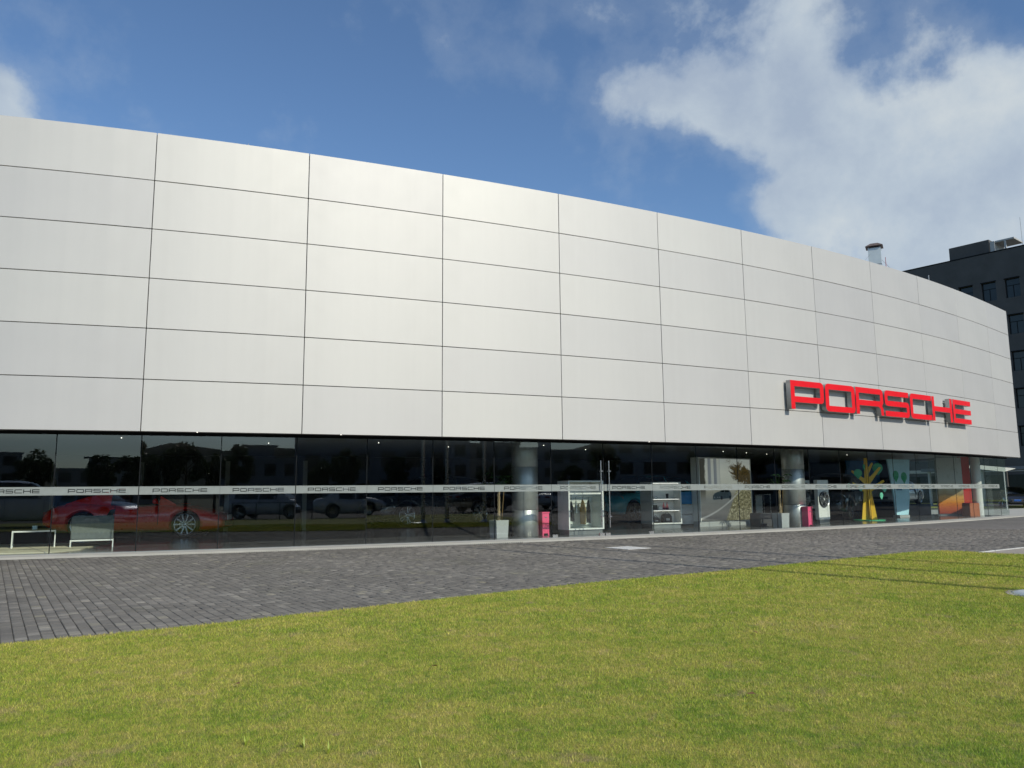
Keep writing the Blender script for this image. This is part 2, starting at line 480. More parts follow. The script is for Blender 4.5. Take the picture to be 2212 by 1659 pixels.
def tag(o, label=None, cat=None, group=None, kind=None):
    if label: o['label'] = label
    if cat: o['category'] = cat
    if group: o['group'] = group
    if kind: o['kind'] = kind
    return o


def empty(name, loc=(0, 0, 0), rz=0., label=None, cat=None, group=None, kind=None):
    o = bpy.data.objects.new(name, None)
    o.empty_display_size = .2
    o.location = loc; o.rotation_euler = (0, 0, rz)
    C.objects.link(o)
    return tag(o, label, cat, group, kind)


def copy_tree(o, parent=None, mats=None):
    c = o.copy(); C.objects.link(c)
    if parent is not None: c.parent = parent
    for ch in list(o.children):
        copy_tree(ch, c)
    return c


class MB:
    """collects faces, then becomes one mesh object"""
    def __init__(s):
        s.v = []; s.f = []; s.m = []; s.smooth = []
    def add(s, vs, fs, mi=0, sm=False):
        n = len(s.v)
        s.v += [tuple(p) for p in vs]
        for f in fs:
            s.f.append([i + n for i in f]); s.m.append(mi); s.smooth.append(sm)
        return s
    def box(s, x0, x1, y0, y1, z0, z1, mi=0, M=None):
        vs = [(x, y, z) for x in (x0, x1) for y in (y0, y1) for z in (z0, z1)]
        if M is not None: vs = [tuple(M @ Vector(p)) for p in vs]
        return s.add(vs, [(0, 1, 3, 2), (4, 6, 7, 5), (0, 4, 5, 1), (2, 3, 7, 6), (0, 2, 6, 4), (1, 5, 7, 3)], mi)
    def tube(s, p0, p1, r0, r1=None, n=10, mi=0, cap=True, sm=True):
        r1 = r0 if r1 is None else r1
        p0, p1 = Vector(p0), Vector(p1)
        d = (p1 - p0).normalized()
        a = d.orthogonal().normalized(); b = d.cross(a)
        vs = []
        for p, r in ((p0, r0), (p1, r1)):
            for i in range(n):
                t = 2 * PI * i / n
                vs.append(p + (a * math.cos(t) + b * math.sin(t)) * r)
        fs = [(i, (i + 1) % n, n + (i + 1) % n, n + i) for i in range(n)]
        s.add(vs, fs, mi, sm)
        if cap: s.add(vs, [list(range(n))[::-1], list(range(n, 2 * n))], mi)
        return s
    def lathe(s, prof, n=24, mi=0, axis='z', sm=True, M=None, close=False):
        vs = []
        for r, z in prof:
            for i in range(n):
                t = 2 * PI * i / n
                p = (r * math.cos(t), r * math.sin(t), z) if axis == 'z' else (r * math.cos(t), z, r * math.sin(t))
                vs.append(tuple(M @ Vector(p)) if M is not None else p)
        k = len(prof)
        fs = []
        for j in range(k if close else k - 1):
            j2 = (j + 1) % k
            for i in range(n):
                fs.append((j * n + i, j * n + (i + 1) % n, j2 * n + (i + 1) % n, j2 * n + i))
        return s.add(vs, fs, mi, sm)
    def prism(s, pts, z0, z1, mi=0, M=None):
        n = len(pts)
        vs = [(x, y, z0) for x, y in pts] + [(x, y, z1) for x, y in pts]
        if M is not None: vs = [tuple(M @ Vector(p)) for p in vs]
        fs = [tuple(range(n))[::-1], tuple(range(n, 2 * n))] + [(i, (i + 1) % n, n + (i + 1) % n, n + i) for i in range(n)]
        return s.add(vs, fs, mi)
    def mesh(s, name, mats):
        me = bpy.data.meshes.new(name)
        me.from_pydata(s.v, [], s.f)
        for mt in (mats if isinstance(mats, (list, tuple)) else [mats]): me.materials.append(mt)
        me.polygons.foreach_set('material_index', s.m)
        me.polygons.foreach_set('use_smooth', s.smooth)
        bm = bmesh.new(); bm.from_mesh(me)
        bmesh.ops.recalc_face_normals(bm, faces=bm.faces)
        bm.to_mesh(me); bm.free()
        me.update()
        return me
    def build(s, name, mats, parent=None, loc=None, rz=None):
        o = bpy.data.objects.new(name, s.mesh(name, mats))
        if loc is not None: o.location = loc
        if rz is not None: o.rotation_euler = (0, 0, rz)
        return link(o, parent)


def bevel(o, wdt=.01, seg=2):
    bm = bmesh.new(); bm.from_mesh(o.data)
    bmesh.ops.remove_doubles(bm, verts=bm.verts, dist=1e-5)
    bmesh.ops.bevel(bm, geom=[e for e in bm.edges], offset=wdt, segments=seg, affect='EDGES', clamp_overlap=True)
    bm.to_mesh(o.data); bm.free()
    return o


def sheet(name, pts, z, mt, parent=None, **kw):
    """flat ground polygon"""
    bm = bmesh.new()
    vs = [bm.verts.new((x, y, z)) for x, y in pts]
    f = bm.faces.new(vs)
    if f.normal.z < 0: f.normal_flip()
    bm.normal_update()
    if f.normal.z < 0: f.normal_flip()
    bmesh.ops.triangulate(bm, faces=[f])
    me = bpy.data.meshes.new(name); bm.to_mesh(me); bm.free()
    me.materials.append(mt)
    o = bpy.data.objects.new(name, me)
    link(o, parent)
    return tag(o, **kw)


# ------------------------------------------------------------------ the facade line (metres along it = s)
SC = 1.565
KK = [0.024096704783194985, -0.0014341672019218242, 9.633037688601255e-05, -2.0245441668944056e-06]
_s = np.arange(-18, 46.001, .02)


def _head(s):
    t = s / SC
    t = np.maximum(t, -7.0)
    return 0.3261255651524159 + sum(k * t ** (i + 1) for i, k in enumerate(KK))


_h = _head(_s)
_x = np.concatenate([[0], np.cumsum((np.cos(_h[1:]) + np.cos(_h[:-1])) / 2 * .02)])
_y = np.concatenate([[0], np.cumsum((np.sin(_h[1:]) + np.sin(_h[:-1])) / 2 * .02)])
i0 = int(np.argmin(abs(_s)))
_x += -8.541528 - _x[i0]; _y += 17.965651 - _y[i0]


def fp(s, d=0., z=None):
    """point at arc length s, d metres behind the panel face"""
    a = np.interp(s, _s, _h)
    x = float(np.interp(s, _s, _x) - math.sin(a) * d); y = float(np.interp(s, _s, _y) + math.cos(a) * d)
    return (x, y) if z is None else (x, y, z)


def fa(s): return float(np.interp(s, _s, _h))


PW, PH, ZB = 3.5947, 1.20600, 2.814
GD, GZ0, GZ1 = .6387, .052, 2.80
S_END = 10.86 * PW
S_BEG = -4 * PW
ZT = ZB + 6 * PH

# ------------------------------------------------------------------ ground
sheet('far_ground', [(-900, -900), (900, -900), (900, 900), (-900, 900)], -.06, FARG, kind='structure')
sheet('road', [(-60, -40), (80, -40), (80, -4.5), (40, 3), (18, .8), (9.5, -3.2), (4, -6.0), (-8, -8.0), (-60, -10)], -.02, ASPH, kind='structure')

lawn_front = [(-40, -3), (-16, 0.6), (-9, 4.3), (-4.62, 7.3), (-4.23, 7.57), (-3.22, 8.24), (-2.52, 8.82), (-1.83, 9.36), (-0.87, 10.14), (0.03, 10.87), (1.22, 11.80), (3.21, 13.09),
              (4.29, 13.87), (6.18, 15.24), (7.5, 16.2), (8.4, 16.85), (8.91, 17.11), (9.2, 17.13), (9.42, 17.0), (9.63, 16.65), (9.91, 16.25), (10.3, 15.9), (11.2, 15.1), (13.5, 12.5), (17, 7), (20, 2)]


def smooth_line(pts, n=4):
    out = []
    P = [Vector(p).to_3d() for p in pts]
    for i in range(len(P) - 1):
        p0 = P[max(i - 1, 0)]; p1 = P[i]; p2 = P[i + 1]; p3 = P[min(i + 2, len(P) - 1)]
        for k in range(n):
            t = k / n
            q = .5 * ((2 * p1) + (p2 - p0) * t + (2 * p0 - 5 * p1 + 4 * p2 - p3) * t * t + (3 * p1 - p0 - 3 * p2 + p3) * t ** 3)
            out.append((q.x, q.y))
    out.append(tuple(pts[-1]))
    return out


LF = smooth_line(lawn_front)
lawn_back = [(18, .9), (9.5, -3.1), (4, -5.8), (-8, -7.8), (-40, -9)]
lawn_poly = LF + lawn_back
sheet('lawn', lawn_poly, .022, LAWN, kind='structure')
# paving bed and far paving
pave_poly = [fp(s, .3) for s in np.arange(-14, 39.5, 1.5)] + [(60, 66), (70, 60), (70, 10), (20, 2), (-40, -5), (-40, 10)]
sheet('paving_bed', pave_poly, -.013, JOINT, kind='structure')
# side path of beige paving beyond the lawn's tip, with its white kerb
sheet('side_path', [(9.66, 16.62), (11.5, 17.93), (16, 21.2), (30, 30), (40, 22), (20, 2), (17, 7), (13.5, 12.5), (11.2, 15.1), (10.3, 15.9), (9.9, 16.3)], .010, BEIGEPAVE, kind='structure')
kb = MB()
kp = [(9.6, 16.64), (10.3, 17.14), (11.5, 17.99), (13.6, 19.5), (16, 21.3), (30, 30.2)]
for a, b in zip(kp[:-1], kp[1:]):
    v = Vector(b).to_3d() - Vector(a).to_3d(); nn = int(max(1, v.length // .9)); ang = math.atan2(v.y, v.x)
    for k in range(nn):
        p = Vector(a).to_3d() + v * ((k + .5) / nn)
        if random.random() < .72: kb.box(-v.length / nn / 2 + .01, v.length / nn / 2 - .01, -.02, .02, -.01, .022, M=Matrix.Translation(p) @ Matrix.Rotation(ang, 4, 'Z'))
tag(kb.build('path_kerb', EDGE), kind='structure')
# thin edging strip between pavers and lawn
eb = MB()
pts = [p for p in LF if -10 < p[0] < 9.3]
for a, b in zip(pts[:-1], pts[1:]):
    a3, b3 = Vector((*a, 0)), Vector((*b, 0)); d = (b3 - a3)
    if d.length < 1e-4 or (a[0] > 9.25): continue
    nrm = Vector((-d.y, d.x, 0)).normalized()
    eb.add([(*(a3 + nrm * .005)[:2], .007), (*(b3 + nrm * .005)[:2], .007), (*(b3 + nrm * .07)[:2], .007), (*(a3 + nrm * .07)[:2], .007)], [(0, 1, 2, 3)])
tag(eb.build('lawn_edging', EDGE), kind='structure')
# stone plinth under the glass
kerb = MB()
ss = np.arange(S_BEG, S_END + .01, .4)
for k, (a, b) in enumerate(zip(ss[:-1], ss[1:])):
    q = [fp(a, -.03), fp(b, -.03), fp(b, .70), fp(a, .70)]
    kerb.add([(x, y, z) for z in (-.02, .05) for x, y in q], [(4, 5, 6, 7), (0, 1, 5, 4), (3, 2, 6, 7)])
tag(kerb.build('stone_plinth', CONC), kind='structure')
apr = [fp(S_END - .02, -.03)] + [(24.8 + 1.0, 38.7), (29, 42.0), (36, 47.5), (46, 53), (46, 60), (38, 54), (30, 50), (22, 50)] + [fp(S_END - 1.6, 8)] + [fp(S_END - .3, .69)]
sheet('concrete_apron', apr, .046, CONC, kind='structure')
slot = MB()
for a, b in zip(ss[:-1], ss[1:]):
    q = [fp(a, -.075), fp(b, -.075), fp(b, -.032), fp(a, -.032)]
    slot.add([(x, y, .004) for x, y in q], [(0, 1, 2, 3)])
tag(slot.build('drain_slot', DARKJ), kind='structure')
gr = MB()
for s in np.arange(.4, 9.5, .055):
    x, y = fp(s, -.052)
    gr.box(-.012, .012, -.02, .022, .004, .03, M=Matrix.Translation((x, y, 0)) @ Matrix.Rotation(fa(s), 4, 'Z'))
tag(gr.build('drain_grate', CONC), 'comb-like pale drain grate along the foot of the stone plinth', 'drain grate', kind='stuff')
# lawn patch seen through the end glazing
sheet('far_lawn', [(26, 58.5), (36, 58.5), (48, 52), (70, 50), (70, 46), (95, 60), (60, 95), (20, 95)], -.03, LAWN, kind='structure')
sheet('far_drive', [(15, 63.5), (44, 63.5), (60, 55), (66, 62), (44, 71), (15, 72)], -.018, ASPH, kind='structure')

# ------------------------------------------------------------------ grass blades
lawn_np = np.array(lawn_poly)


def inside(P, poly):
    x, y = P[:, 0], P[:, 1]
    c = np.zeros(len(P), bool)
    j = len(poly) - 1
    for i in range(len(poly)):
        xi, yi = poly[i]; xj, yj = poly[j]
        if yi != yj:
            c ^= ((yi > y) != (yj > y)) & (x < (xj - xi) * (y - yi) / (yj - yi) + xi)
        j = i
    return c


def make_blades():
    pts, hs, ws = [], [], []
    for (ya, yb, dn, h, wd) in [(2.8, 5., 19000, .021, .0032), (5, 7.5, 11000, .024, .0043), (7.5, 11, 5600, .028, .006), (11, 17.3, 3000, .032, .0085)]:
        xm = yb * .75 + .3
        n = int(dn * (yb - ya) * 2 * xm)
        P = np.c_[rng.uniform(-xm, xm, n), rng.uniform(ya, yb, n)]
        P = P[np.abs(P[:, 0]) < P[:, 1] * .74 + .2]
        P = P[inside(P + rng.normal(0, .014, P.shape), lawn_np)]
        # tufts: pull blades towards random centres
        pts.append(P); k = len(P)
        hs.append(h * rng.uniform(.45, 1.35, k)); ws.append(np.full(k, wd) * rng.uniform(.6, 1.2, k))
    P = np.concatenate(pts); Hh = np.concatenate(hs); Wd = np.concatenate(ws)
    cl = rng.uniform(0, 2 * PI, len(P))
    n = len(P)
    th = rng.uniform(0, 2 * PI, n)
    dx, dy = np.cos(th), np.sin(th)
    lean = rng.uniform(.15, .9, n) * Hh
    la = rng.uniform(0, 2 * PI, n)
    V = np.zeros((n, 3, 3))
    V[:, 0] = np.c_[P[:, 0] - dx * Wd / 2, P[:, 1] - dy * Wd / 2, np.full(n, .018)]
    V[:, 1] = np.c_[P[:, 0] + dx * Wd / 2, P[:, 1] + dy * Wd / 2, np.full(n, .018)]
    V[:, 2] = np.c_[P[:, 0] + np.cos(la) * lean, P[:, 1] + np.sin(la) * lean, .022 + Hh * .75]
    me = bpy.data.meshes.new('grass')
    me.vertices.add(3 * n); me.vertices.foreach_set('co', V.reshape(-1).astype(np.float32))
    me.loops.add(3 * n); me.loops.foreach_set('vertex_index', np.arange(3 * n, dtype=np.int32))
    me.polygons.add(n)
    me.polygons.foreach_set('loop_start', np.arange(0, 3 * n, 3, dtype=np.int32))
    at = me.attributes.new('tone', 'FLOAT', 'FACE')
    at.data.foreach_set('value', rng.uniform(0, 1, n).astype(np.float32))
    me.materials.append(BLADE)
    me.update(calc_edges=True)
    print('blades', n)
    return tag(link(bpy.data.objects.new('grass', me)), 'short mown lawn grass, green with straw-coloured dry patches', 'grass', kind='stuff')


make_blades()

# coarse weeds standing out of the lawn
for k, (wx, wy, n_) in enumerate([(-1.42, 4.35, 6), (-1.1, 4.3, 5), (-.95, 4.2, 4), (-.45, 3.95, 5), (-1.02, 3.75, 6), (.9, 4.6, 4)]):
    wb = MB()
    for j in range(n_):
        a = random.uniform(0, 2 * PI); L = random.uniform(.03, .065); wq = .004
        tip = Vector((math.cos(a) * L * .5, math.sin(a) * L * .5, L))
        mid = tip * .5 + Vector((0, 0, L * .12))
        sd_ = Vector((-math.sin(a), math.cos(a), 0)) * wq
        wb.add([(-sd_.x, -sd_.y, 0), (sd_.x, sd_.y, 0), tuple(mid + sd_), tuple(mid - sd_), tuple(tip)], [(0, 1, 2, 3), (3, 2, 4)])
    o = wb.build('weed', pbr('weed_leaf', (.28, .36, .04), .5, var=.1) if k == 0 else MATS['weed_leaf'], loc=(wx, wy, .02))
    tag(o, ['bright weed tuft at the left of the near lawn', 'bright weed tuft between its two neighbours in the near lawn', 'small bright weed tuft right of the leftmost pair in the near lawn', 'bright weed tuft in the near lawn closest to the centre', 'bright weed tuft at the very bottom edge of the lawn', 'bright weed tuft right of the lawn centre'][k], 'weed', 'weeds in the near lawn')

# a few dead leaves on the grass and paving
lfm = MB().add([(-.035, 0, 0), (0, -.018, .008), (.035, 0, .003), (0, .018, .010)], [(0, 1, 2), (0, 2, 3)]).mesh('dead_leaf', pbr('dead_leaf', (.22, .12, .05), .8, var=.3, vscale=30))
for x, y, z, lb_ in [(-1.9, 5.6, .05, 'brown dead leaf on the lawn, leftmost of the few'), (-.6, 6.1, .05, 'brown dead leaf on the lawn left of the middle'), (1.5, 5.2, .05, 'brown dead leaf on the near lawn right of the middle'),
                     (2.2, 7.4, .05, 'brown dead leaf on the lawn farther back right of the middle'), (4.6, 11.6, .05, 'brown dead leaf far back on the lawn at the right'),
                     (-5.4, 16.6, .006, 'brown dead leaf on the dark paving near the plinth at the left'), (-.4, 13.2, .006, 'brown dead leaf on the dark paving near the lawn edge'), (-2.2, 17.8, .006, 'brown dead leaf on the dark paving left of the first column')]:
    o = link(bpy.data.objects.new('dead_leaf', lfm)); o.location = (x, y, z); o.rotation_euler = (.2, -.1, x * 3.7)
    tag(o, lb_, 'leaf', 'dead leaves')

# ------------------------------------------------------------------ pavers
A_ROW = R(123.5)
ROWW, GAP = .1125, .007
ux = np.array([math.cos(A_ROW), math.sin(A_ROW)]); uy = np.array([-math.sin(A_ROW), math.cos(A_ROW)])
PV_NEAR = (Vector((-4.3, 8.3)))
region = np.array([(-12.2, 10.5)] + [p for p in [(-9, 4.2)]] + [(p[0] + .05, p[1] - .10) for p in LF if p[0] > -8.5 and p[1] > 4] + [(13.5, 19.3), (20, 24.0), (20.5, 36.2)] + [fp(s, .12) for s in np.arange(33.5, -7, -1.5)])
corners = region @ np.c_[ux, uy]
r0, r1 = corners[:, 1].min(), corners[:, 1].max()
l0, l1 = corners[:, 0].min(), corners[:, 0].max()
cx_, cy_, ln_, wd_ = [], [], [], []
for r in np.arange(r0, r1, ROWW):
    l = l0 + rng.uniform(0, .2)
    L = rng.choice([.10, .13, .16, .19, .23], size=int((l1 - l0) / .1) + 5, p=[.15, .25, .25, .2, .15])
    ends = l + np.cumsum(L); st = ends - L
    k = ends < l1
    cl = (st + ends)[k] / 2
    cx_.append(cl); cy_.append(np.full(k.sum(), r + ROWW / 2)); ln_.append(L[k])
cl = np.concatenate(cx_); cr2 = np.concatenate(cy_); ln = np.concatenate(ln_)
PX = cl[:, None] * ux + cr2[:, None] * uy
kk = inside(PX, region)
dist = np.hypot(PX[:, 0], PX[:, 1])
kk &= (dist < 31)
kk &= (PX[:, 0] > -PX[:, 1] * .72 - 1.5)
PX, ln, cl, cr2 = PX[kk], ln[kk], cl[kk], cr2[kk]
print('pavers', len(PX))
dist = np.hypot(PX[:, 0], PX[:, 1] - 0)
vis = (PX[:, 0] > -PX[:, 1] * .655)
order = np.argsort(np.where(vis, dist, 1e9))
near = order[:300]; rest = order[300:]
paving = tag(empty('paving'), kind='structure')
pm = {}


def paver_verts(L, W, top, bev=.006):
    hl, hw = L / 2 - GAP / 2, W / 2 - GAP / 2
    hl = max(hl, .02)
    vs = [(-hl, -hw, -.04), (hl, -hw, -.04), (hl, hw, -.04), (-hl, hw, -.04)]
    vs += [(-hl, -hw, top - bev), (hl, -hw, top - bev), (hl, hw, top - bev), (-hl, hw, top - bev)]
    b = bev * .9
    vs += [(-hl + b, -hw + b, top), (hl - b, -hw + b, top), (hl - b, hw - b, top), (-hl + b, hw - b, top)]
    fs = [(8, 9, 10, 11)] + [(4 + i, 4 + (i + 1) % 4, 8 + (i + 1) % 4, 8 + i) for i in range(4)] + [(i, (i + 1) % 4, 4 + (i + 1) % 4, 4 + i) for i in range(4)]
    return vs, fs


for i in near:
    key = round(float(ln[i]), 2)
    if key not in pm:
        vs, fs = paver_verts(ln[i], ROWW, 0.)
        me = bpy.data.meshes.new('paver'); me.from_pydata(vs, [], fs); me.materials.append(PAVER)
        at = me.attributes.new('tone', 'FLOAT', 'FACE'); at.data.foreach_set('value', [0.] * len(fs))
        pm[key] = me
    o = bpy.data.objects.new('paver', pm[key])
    o.location = (PX[i, 0], PX[i, 1], float(rng.normal(0, .0016)))
    o.rotation_euler = (float(rng.normal(0, .006)), float(rng.normal(0, .006)), A_ROW + float(rng.normal(0, .006)))
    link(o, paving)
# remaining stones as one mesh (numpy)
n = len(rest)
hl = ln[rest] / 2 - GAP / 2; hw = np.full(n, ROWW / 2 - GAP / 2)
jit = rng.normal(0, .0022, n); rot = A_ROW + rng.normal(0, .006, n)
tl = rng.normal(0, .006, (n, 2))
loc = []
b = .005
for (sx, sy, inset, zt) in [(-1, -1, 0, -.03), (1, -1, 0, -.03), (1, 1, 0, -.03), (-1, 1, 0, -.03), (-1, -1, 0, -.005), (1, -1, 0, -.005), (1, 1, 0, -.005), (-1, 1, 0, -.005),
                            (-1, -1, b, 0), (1, -1, b, 0), (1, 1, b, 0), (-1, 1, b, 0)]:
    lx = sx * (hl - inset); ly = sy * (hw - inset)
    X_ = PX[rest, 0] + lx * np.cos(rot) - ly * np.sin(rot); Y_ = PX[rest, 1] + lx * np.sin(rot) + ly * np.cos(rot)
    loc.append(np.c_[X_, Y_, zt + jit + tl[:, 0] * lx + tl[:, 1] * ly])
V = np.stack(loc, 1).reshape(-1, 3)
fs = np.array([(8, 9, 10, 11)] + [(4 + i, 4 + (i + 1) % 4, 8 + (i + 1) % 4, 8 + i) for i in range(4)] + [(0, 1, 5, 4), (1, 2, 6, 5), (2, 3, 7, 6), (3, 0, 4, 7)])
Fc = (np.arange(n)[:, None, None] * 12 + fs[None]).reshape(-1)
me = bpy.data.meshes.new('pavers')
me.vertices.add(len(V)); me.vertices.foreach_set('co', V.reshape(-1).astype(np.float32))
me.loops.add(len(Fc)); me.loops.foreach_set('vertex_index', Fc.astype(np.int32))
me.polygons.add(len(Fc) // 4); me.polygons.foreach_set('loop_start', np.arange(0, len(Fc), 4, dtype=np.int32))
at = me.attributes.new('tone', 'FLOAT', 'FACE')
at.data.foreach_set('value', np.repeat(rng.uniform(0, 1, n), len(fs)).astype(np.float32))
me.materials.append(PAVER)
me.update(calc_edges=True); 
rp = link(bpy.data.objects.new('pavers', me), paving)
rp['kind'] = 'stuff'
# beyond: sheet of the same paving
fpoly = [fp(s, .2) for s in np.arange(12, 39.1, 1.5)] + [(25.8, 38.7), (29, 42), (36, 47.5), (46, 53), (70, 60), (70, 10), (30, 12)]
# cut so that it starts where the single stones end (31 m from the viewpoint)
arc = [(31 * math.cos(t) - .1 * math.cos(t), 31 * math.sin(t) - .1 * math.sin(t)) for t in np.radians(np.arange(20, 76, 2))]
fpoly = [p for p in [fp(s, .2) for s in np.arange(17.5, 39.1, 1.5)] if math.hypot(*p) > 30.9] + [(25.8, 38.75), (29, 42), (36, 47.5), (46, 53), (70, 60), (70, 24)] + arc
sheet('far_paving', fpoly, .000, FARPAVE, parent=paving)
# the strip of paving left of the modelled stones (outside the frame)
sheet('side_paving', [(-40, -2), (-13, 6.3), (-13.2, 14.9), (-40, 14.9)], 0.0, FARPAVE, parent=paving)

cov_ = empty('access_cover', (2.74, 19.12, .003), R(33), 'white square two-part access cover let into the dark paving before the doors', 'cover')
for k, (a, b_) in enumerate([(-.36, -.01), (.01, .36)]):
    m_ = MB().prism([(a - .0, -.42), (b_, -.42), (b_, .42), (a, .42)], 0, .006)
    m_.build('cover_plate', WHITE, cov_)

# ------------------------------------------------------------------ the building
BUILDING = empty('showroom_building', fp(0, 5, 0), 0, 'long curved car showroom clad in silver-white panels above a dark glass front', 'building')
BO = Vector(BUILDING.location)


def bpart(name, mb, mats, parent=None):
    """mesh given in world coordinates, parented to the building"""
    mb.v = [(x - BO.x, y - BO.y, z - BO.z) for x, y, z in mb.v]
    return mb.build(name, mats, BUILDING if parent is None else parent)


g_ = .0085
for j in range(-4, 11):
    for r in range(6):
        s0, s1 = j * PW + g_, (j + 1) * PW - g_
        if j == 10: s1 = S_END
        z0, z1 = ZB + r * PH + (g_ if r else 0), ZB + (r + 1) * PH - (g_ if r < 5 else 0)
        mb = MB(); n_ = 5
        S_ = np.linspace(s0, s1, n_)
        # each sheet sits a hair differently
        e0, e1 = random.uniform(-.003, .003), random.uniform(-.003, .003)
        sd_ = Vector((*fp((s0 + s1) / 2, .03), (z0 + z1) / 2))
        vs = []
        for q, s in enumerate(S_):
            dd = e0 + (e1 - e0) * q / (n_ - 1)
            for z, dz in ((z0, dd), (z1, dd + random.choice([-1, 1]) * .0)):
                vs.append((*fp(s, dz), z)); vs.append((*fp(s, dz + .05), z))
        fs = []
        for q in range(n_ - 1):
            a = q * 4; b2 = a + 4
            fs += [(a, b2, b2 + 2, a + 2), (a + 1, a + 3, b2 + 3, b2 + 1), (a, a + 1, b2 + 1, b2), (a + 2, b2 + 2, b2 + 3, a + 3)]
        fs += [(0, 2, 3, 1), (4 * n_ - 4, 4 * n_ - 3, 4 * n_ - 1, 4 * n_ - 2)]
        c0 = sd_
        mb.add([(x - c0.x, y - c0.y, z - c0.z) for x, y, z in vs], fs)
        o = mb.build('facade_panel', PANEL, BUILDING)
        o.location = c0 - BO
        bm = bmesh.new(); bm.from_mesh(o.data)
        bmesh.ops.bevel(bm, geom=[e for e in bm.edges if len(e.link_faces) == 2 and e.calc_face_angle(0) > 1.2], offset=.004, segments=1, affect='EDGES')
        bm.to_mesh(o.data); bm.free()
# dark backing, soffit, end wall, roof, inner shell
bk = MB()
ss = np.arange(S_BEG, S_END - .02, .9).tolist() + [S_END - .03]
for a, b2 in zip(ss[:-1], ss[1:]):
    q = [fp(a, .065), fp(b2, .065)]
    bk.add([(*q[0], ZB + .01), (*q[1], ZB + .01), (*q[1], ZT - .03), (*q[0], ZT - .03)], [(0, 1, 2, 3)])
bpart('backing_wall', bk, DARKJ)
sf = MB()
for a, b2 in zip(ss[:-1], ss[1:]):
    q = [fp(a, .055), fp(b2, .055), fp(b2, GD - .07), fp(a, GD - .07)]
    sf.add([(*p, z) for z in (ZB + .02, ZB + .10) for p in q], [(0, 1, 2, 3), (2, 3, 7, 6)])
bpart('soffit', sf, SOFFIT)
hd = MB()   # dark head channel above the glass
for a, b2 in zip(ss[:-1], ss[1:]):
    q = [fp(a, GD - .07), fp(b2, GD - .07), fp(b2, GD + .07), fp(a, GD + .07)]
    hd.add([(*p, z) for z in (GZ1 - .035, ZB + .12) for p in q], [(0, 1, 2, 3), (0, 1, 5, 4), (3, 2, 6, 7)])
bpart('head_channel', hd, DTRIM)
DEEP = 14.
rf = MB()
fr = [fp(s, .06) for s in ss]; bkp = [fp(s, DEEP) for s in ss]
nn = len(fr)
rf.add([(*p, ZT - .06) for p in fr] + [(*p, ZT - .06) for p in bkp], [(i, i + 1, nn + i + 1, nn + i) for i in range(nn - 1)])
bpart('roof', rf, GREYLAC)
for sE, dz in ((S_END, 0), (S_BEG, 0)):
    for d0 in np.arange(0.055, DEEP - .5, 3.6):
        d1 = min(d0 + 3.58, DEEP)
        p, q = fp(sE, d0), fp(sE, d1)
        n_ = Vector((q[1] - p[1], p[0] - q[0], 0)).normalized() * (.04 if sE > 0 else -.04)
        ew = MB(); ew.add([(*p, ZB), (*q, ZB), (*q, ZT), (*p, ZT), (p[0] - n_.x, p[1] - n_.y, ZB), (q[0] - n_.x, q[1] - n_.y, ZB), (q[0] - n_.x, q[1] - n_.y, ZT), (p[0] - n_.x, p[1] - n_.y, ZT)],
                          [(0, 1, 2, 3), (4, 7, 6, 5), (0, 4, 5, 1), (1, 5, 6, 2), (2, 6, 7, 3), (3, 7, 4, 0)])
        bpart('end_panel', ew, PANEL)
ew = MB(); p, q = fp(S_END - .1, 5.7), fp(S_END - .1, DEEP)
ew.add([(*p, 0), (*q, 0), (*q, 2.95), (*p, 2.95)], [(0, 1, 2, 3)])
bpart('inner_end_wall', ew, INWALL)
bw = MB()
for i in range(nn - 1):
    bw.add([(*bkp[i], 0), (*bkp[i + 1], 0), (*bkp[i + 1], ZT), (*bkp[i], ZT)], [(0, 1, 2, 3)]) 
p, q = fp(S_BEG + .05, GD), fp(S_BEG + .05, DEEP)
bw.add([(*p, 0), (*q, 0), (*q, 3), (*p, 3)], [(0, 1, 2, 3)])
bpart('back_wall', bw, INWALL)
fl = MB()
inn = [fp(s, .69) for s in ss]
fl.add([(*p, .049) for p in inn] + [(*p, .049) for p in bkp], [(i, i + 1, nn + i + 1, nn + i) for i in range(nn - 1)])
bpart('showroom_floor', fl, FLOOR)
ce = MB()
inn = [fp(s, GD + .06) for s in ss]
ce.add([(*p, 2.93) for p in inn] + [(*p, 2.93) for p in bkp], [(i, i + 1, nn + i + 1, nn + i) for i in range(nn - 1)])
bpart('showroom_ceiling', ce, CEIL)
# pale inner piers seen faintly through the glass
for (x, y, wdt) in [(-17.1, 29.4, .16), (-13.75, 29.2, .16), (-10.6, 29.3, .16), (-7.8, 29.6, .16), (-4.4, 36.5, .50), (9.6, 40.0, .4)]:
    m_ = MB()
    m_.box(-wdt / 2, wdt / 2, -.08, .08, .05, 2.93 if wdt > .3 else 2.6, M=Matrix.Translation((x, y, 0)) @ Matrix.Rotation(R(20), 4, 'Z'))
    bpart('pier', m_, INLIGHT)

# soffit and ceiling lamps
for s in (1.2, 4.6, 14.0):
    x, y = fp(s, .30)
    m_ = MB().lathe([(.0, ZB + .012), (.012, ZB + .012), (.016, ZB + .02)], n=10, M=Matrix.Translation((x, y, 0)))
    bpart('soffit_lamp', m_, LIT)
for s, d in [(-1, 4), (3.2, 5.5), (6.6, 4.5), (9.6, 6), (12.5, 4.2), (15.5, 6), (22.0, 5), (24.0, 5.4), (26, 5.8), (30.5, 4.5)]:
    x, y = fp(s, d)
    m_ = MB().lathe([(.0, 2.915), (.011, 2.915), (.015, 2.93)], n=10, M=Matrix.Translation((x, y, 0)))
    bpart('ceiling_lamp', m_, LIT)


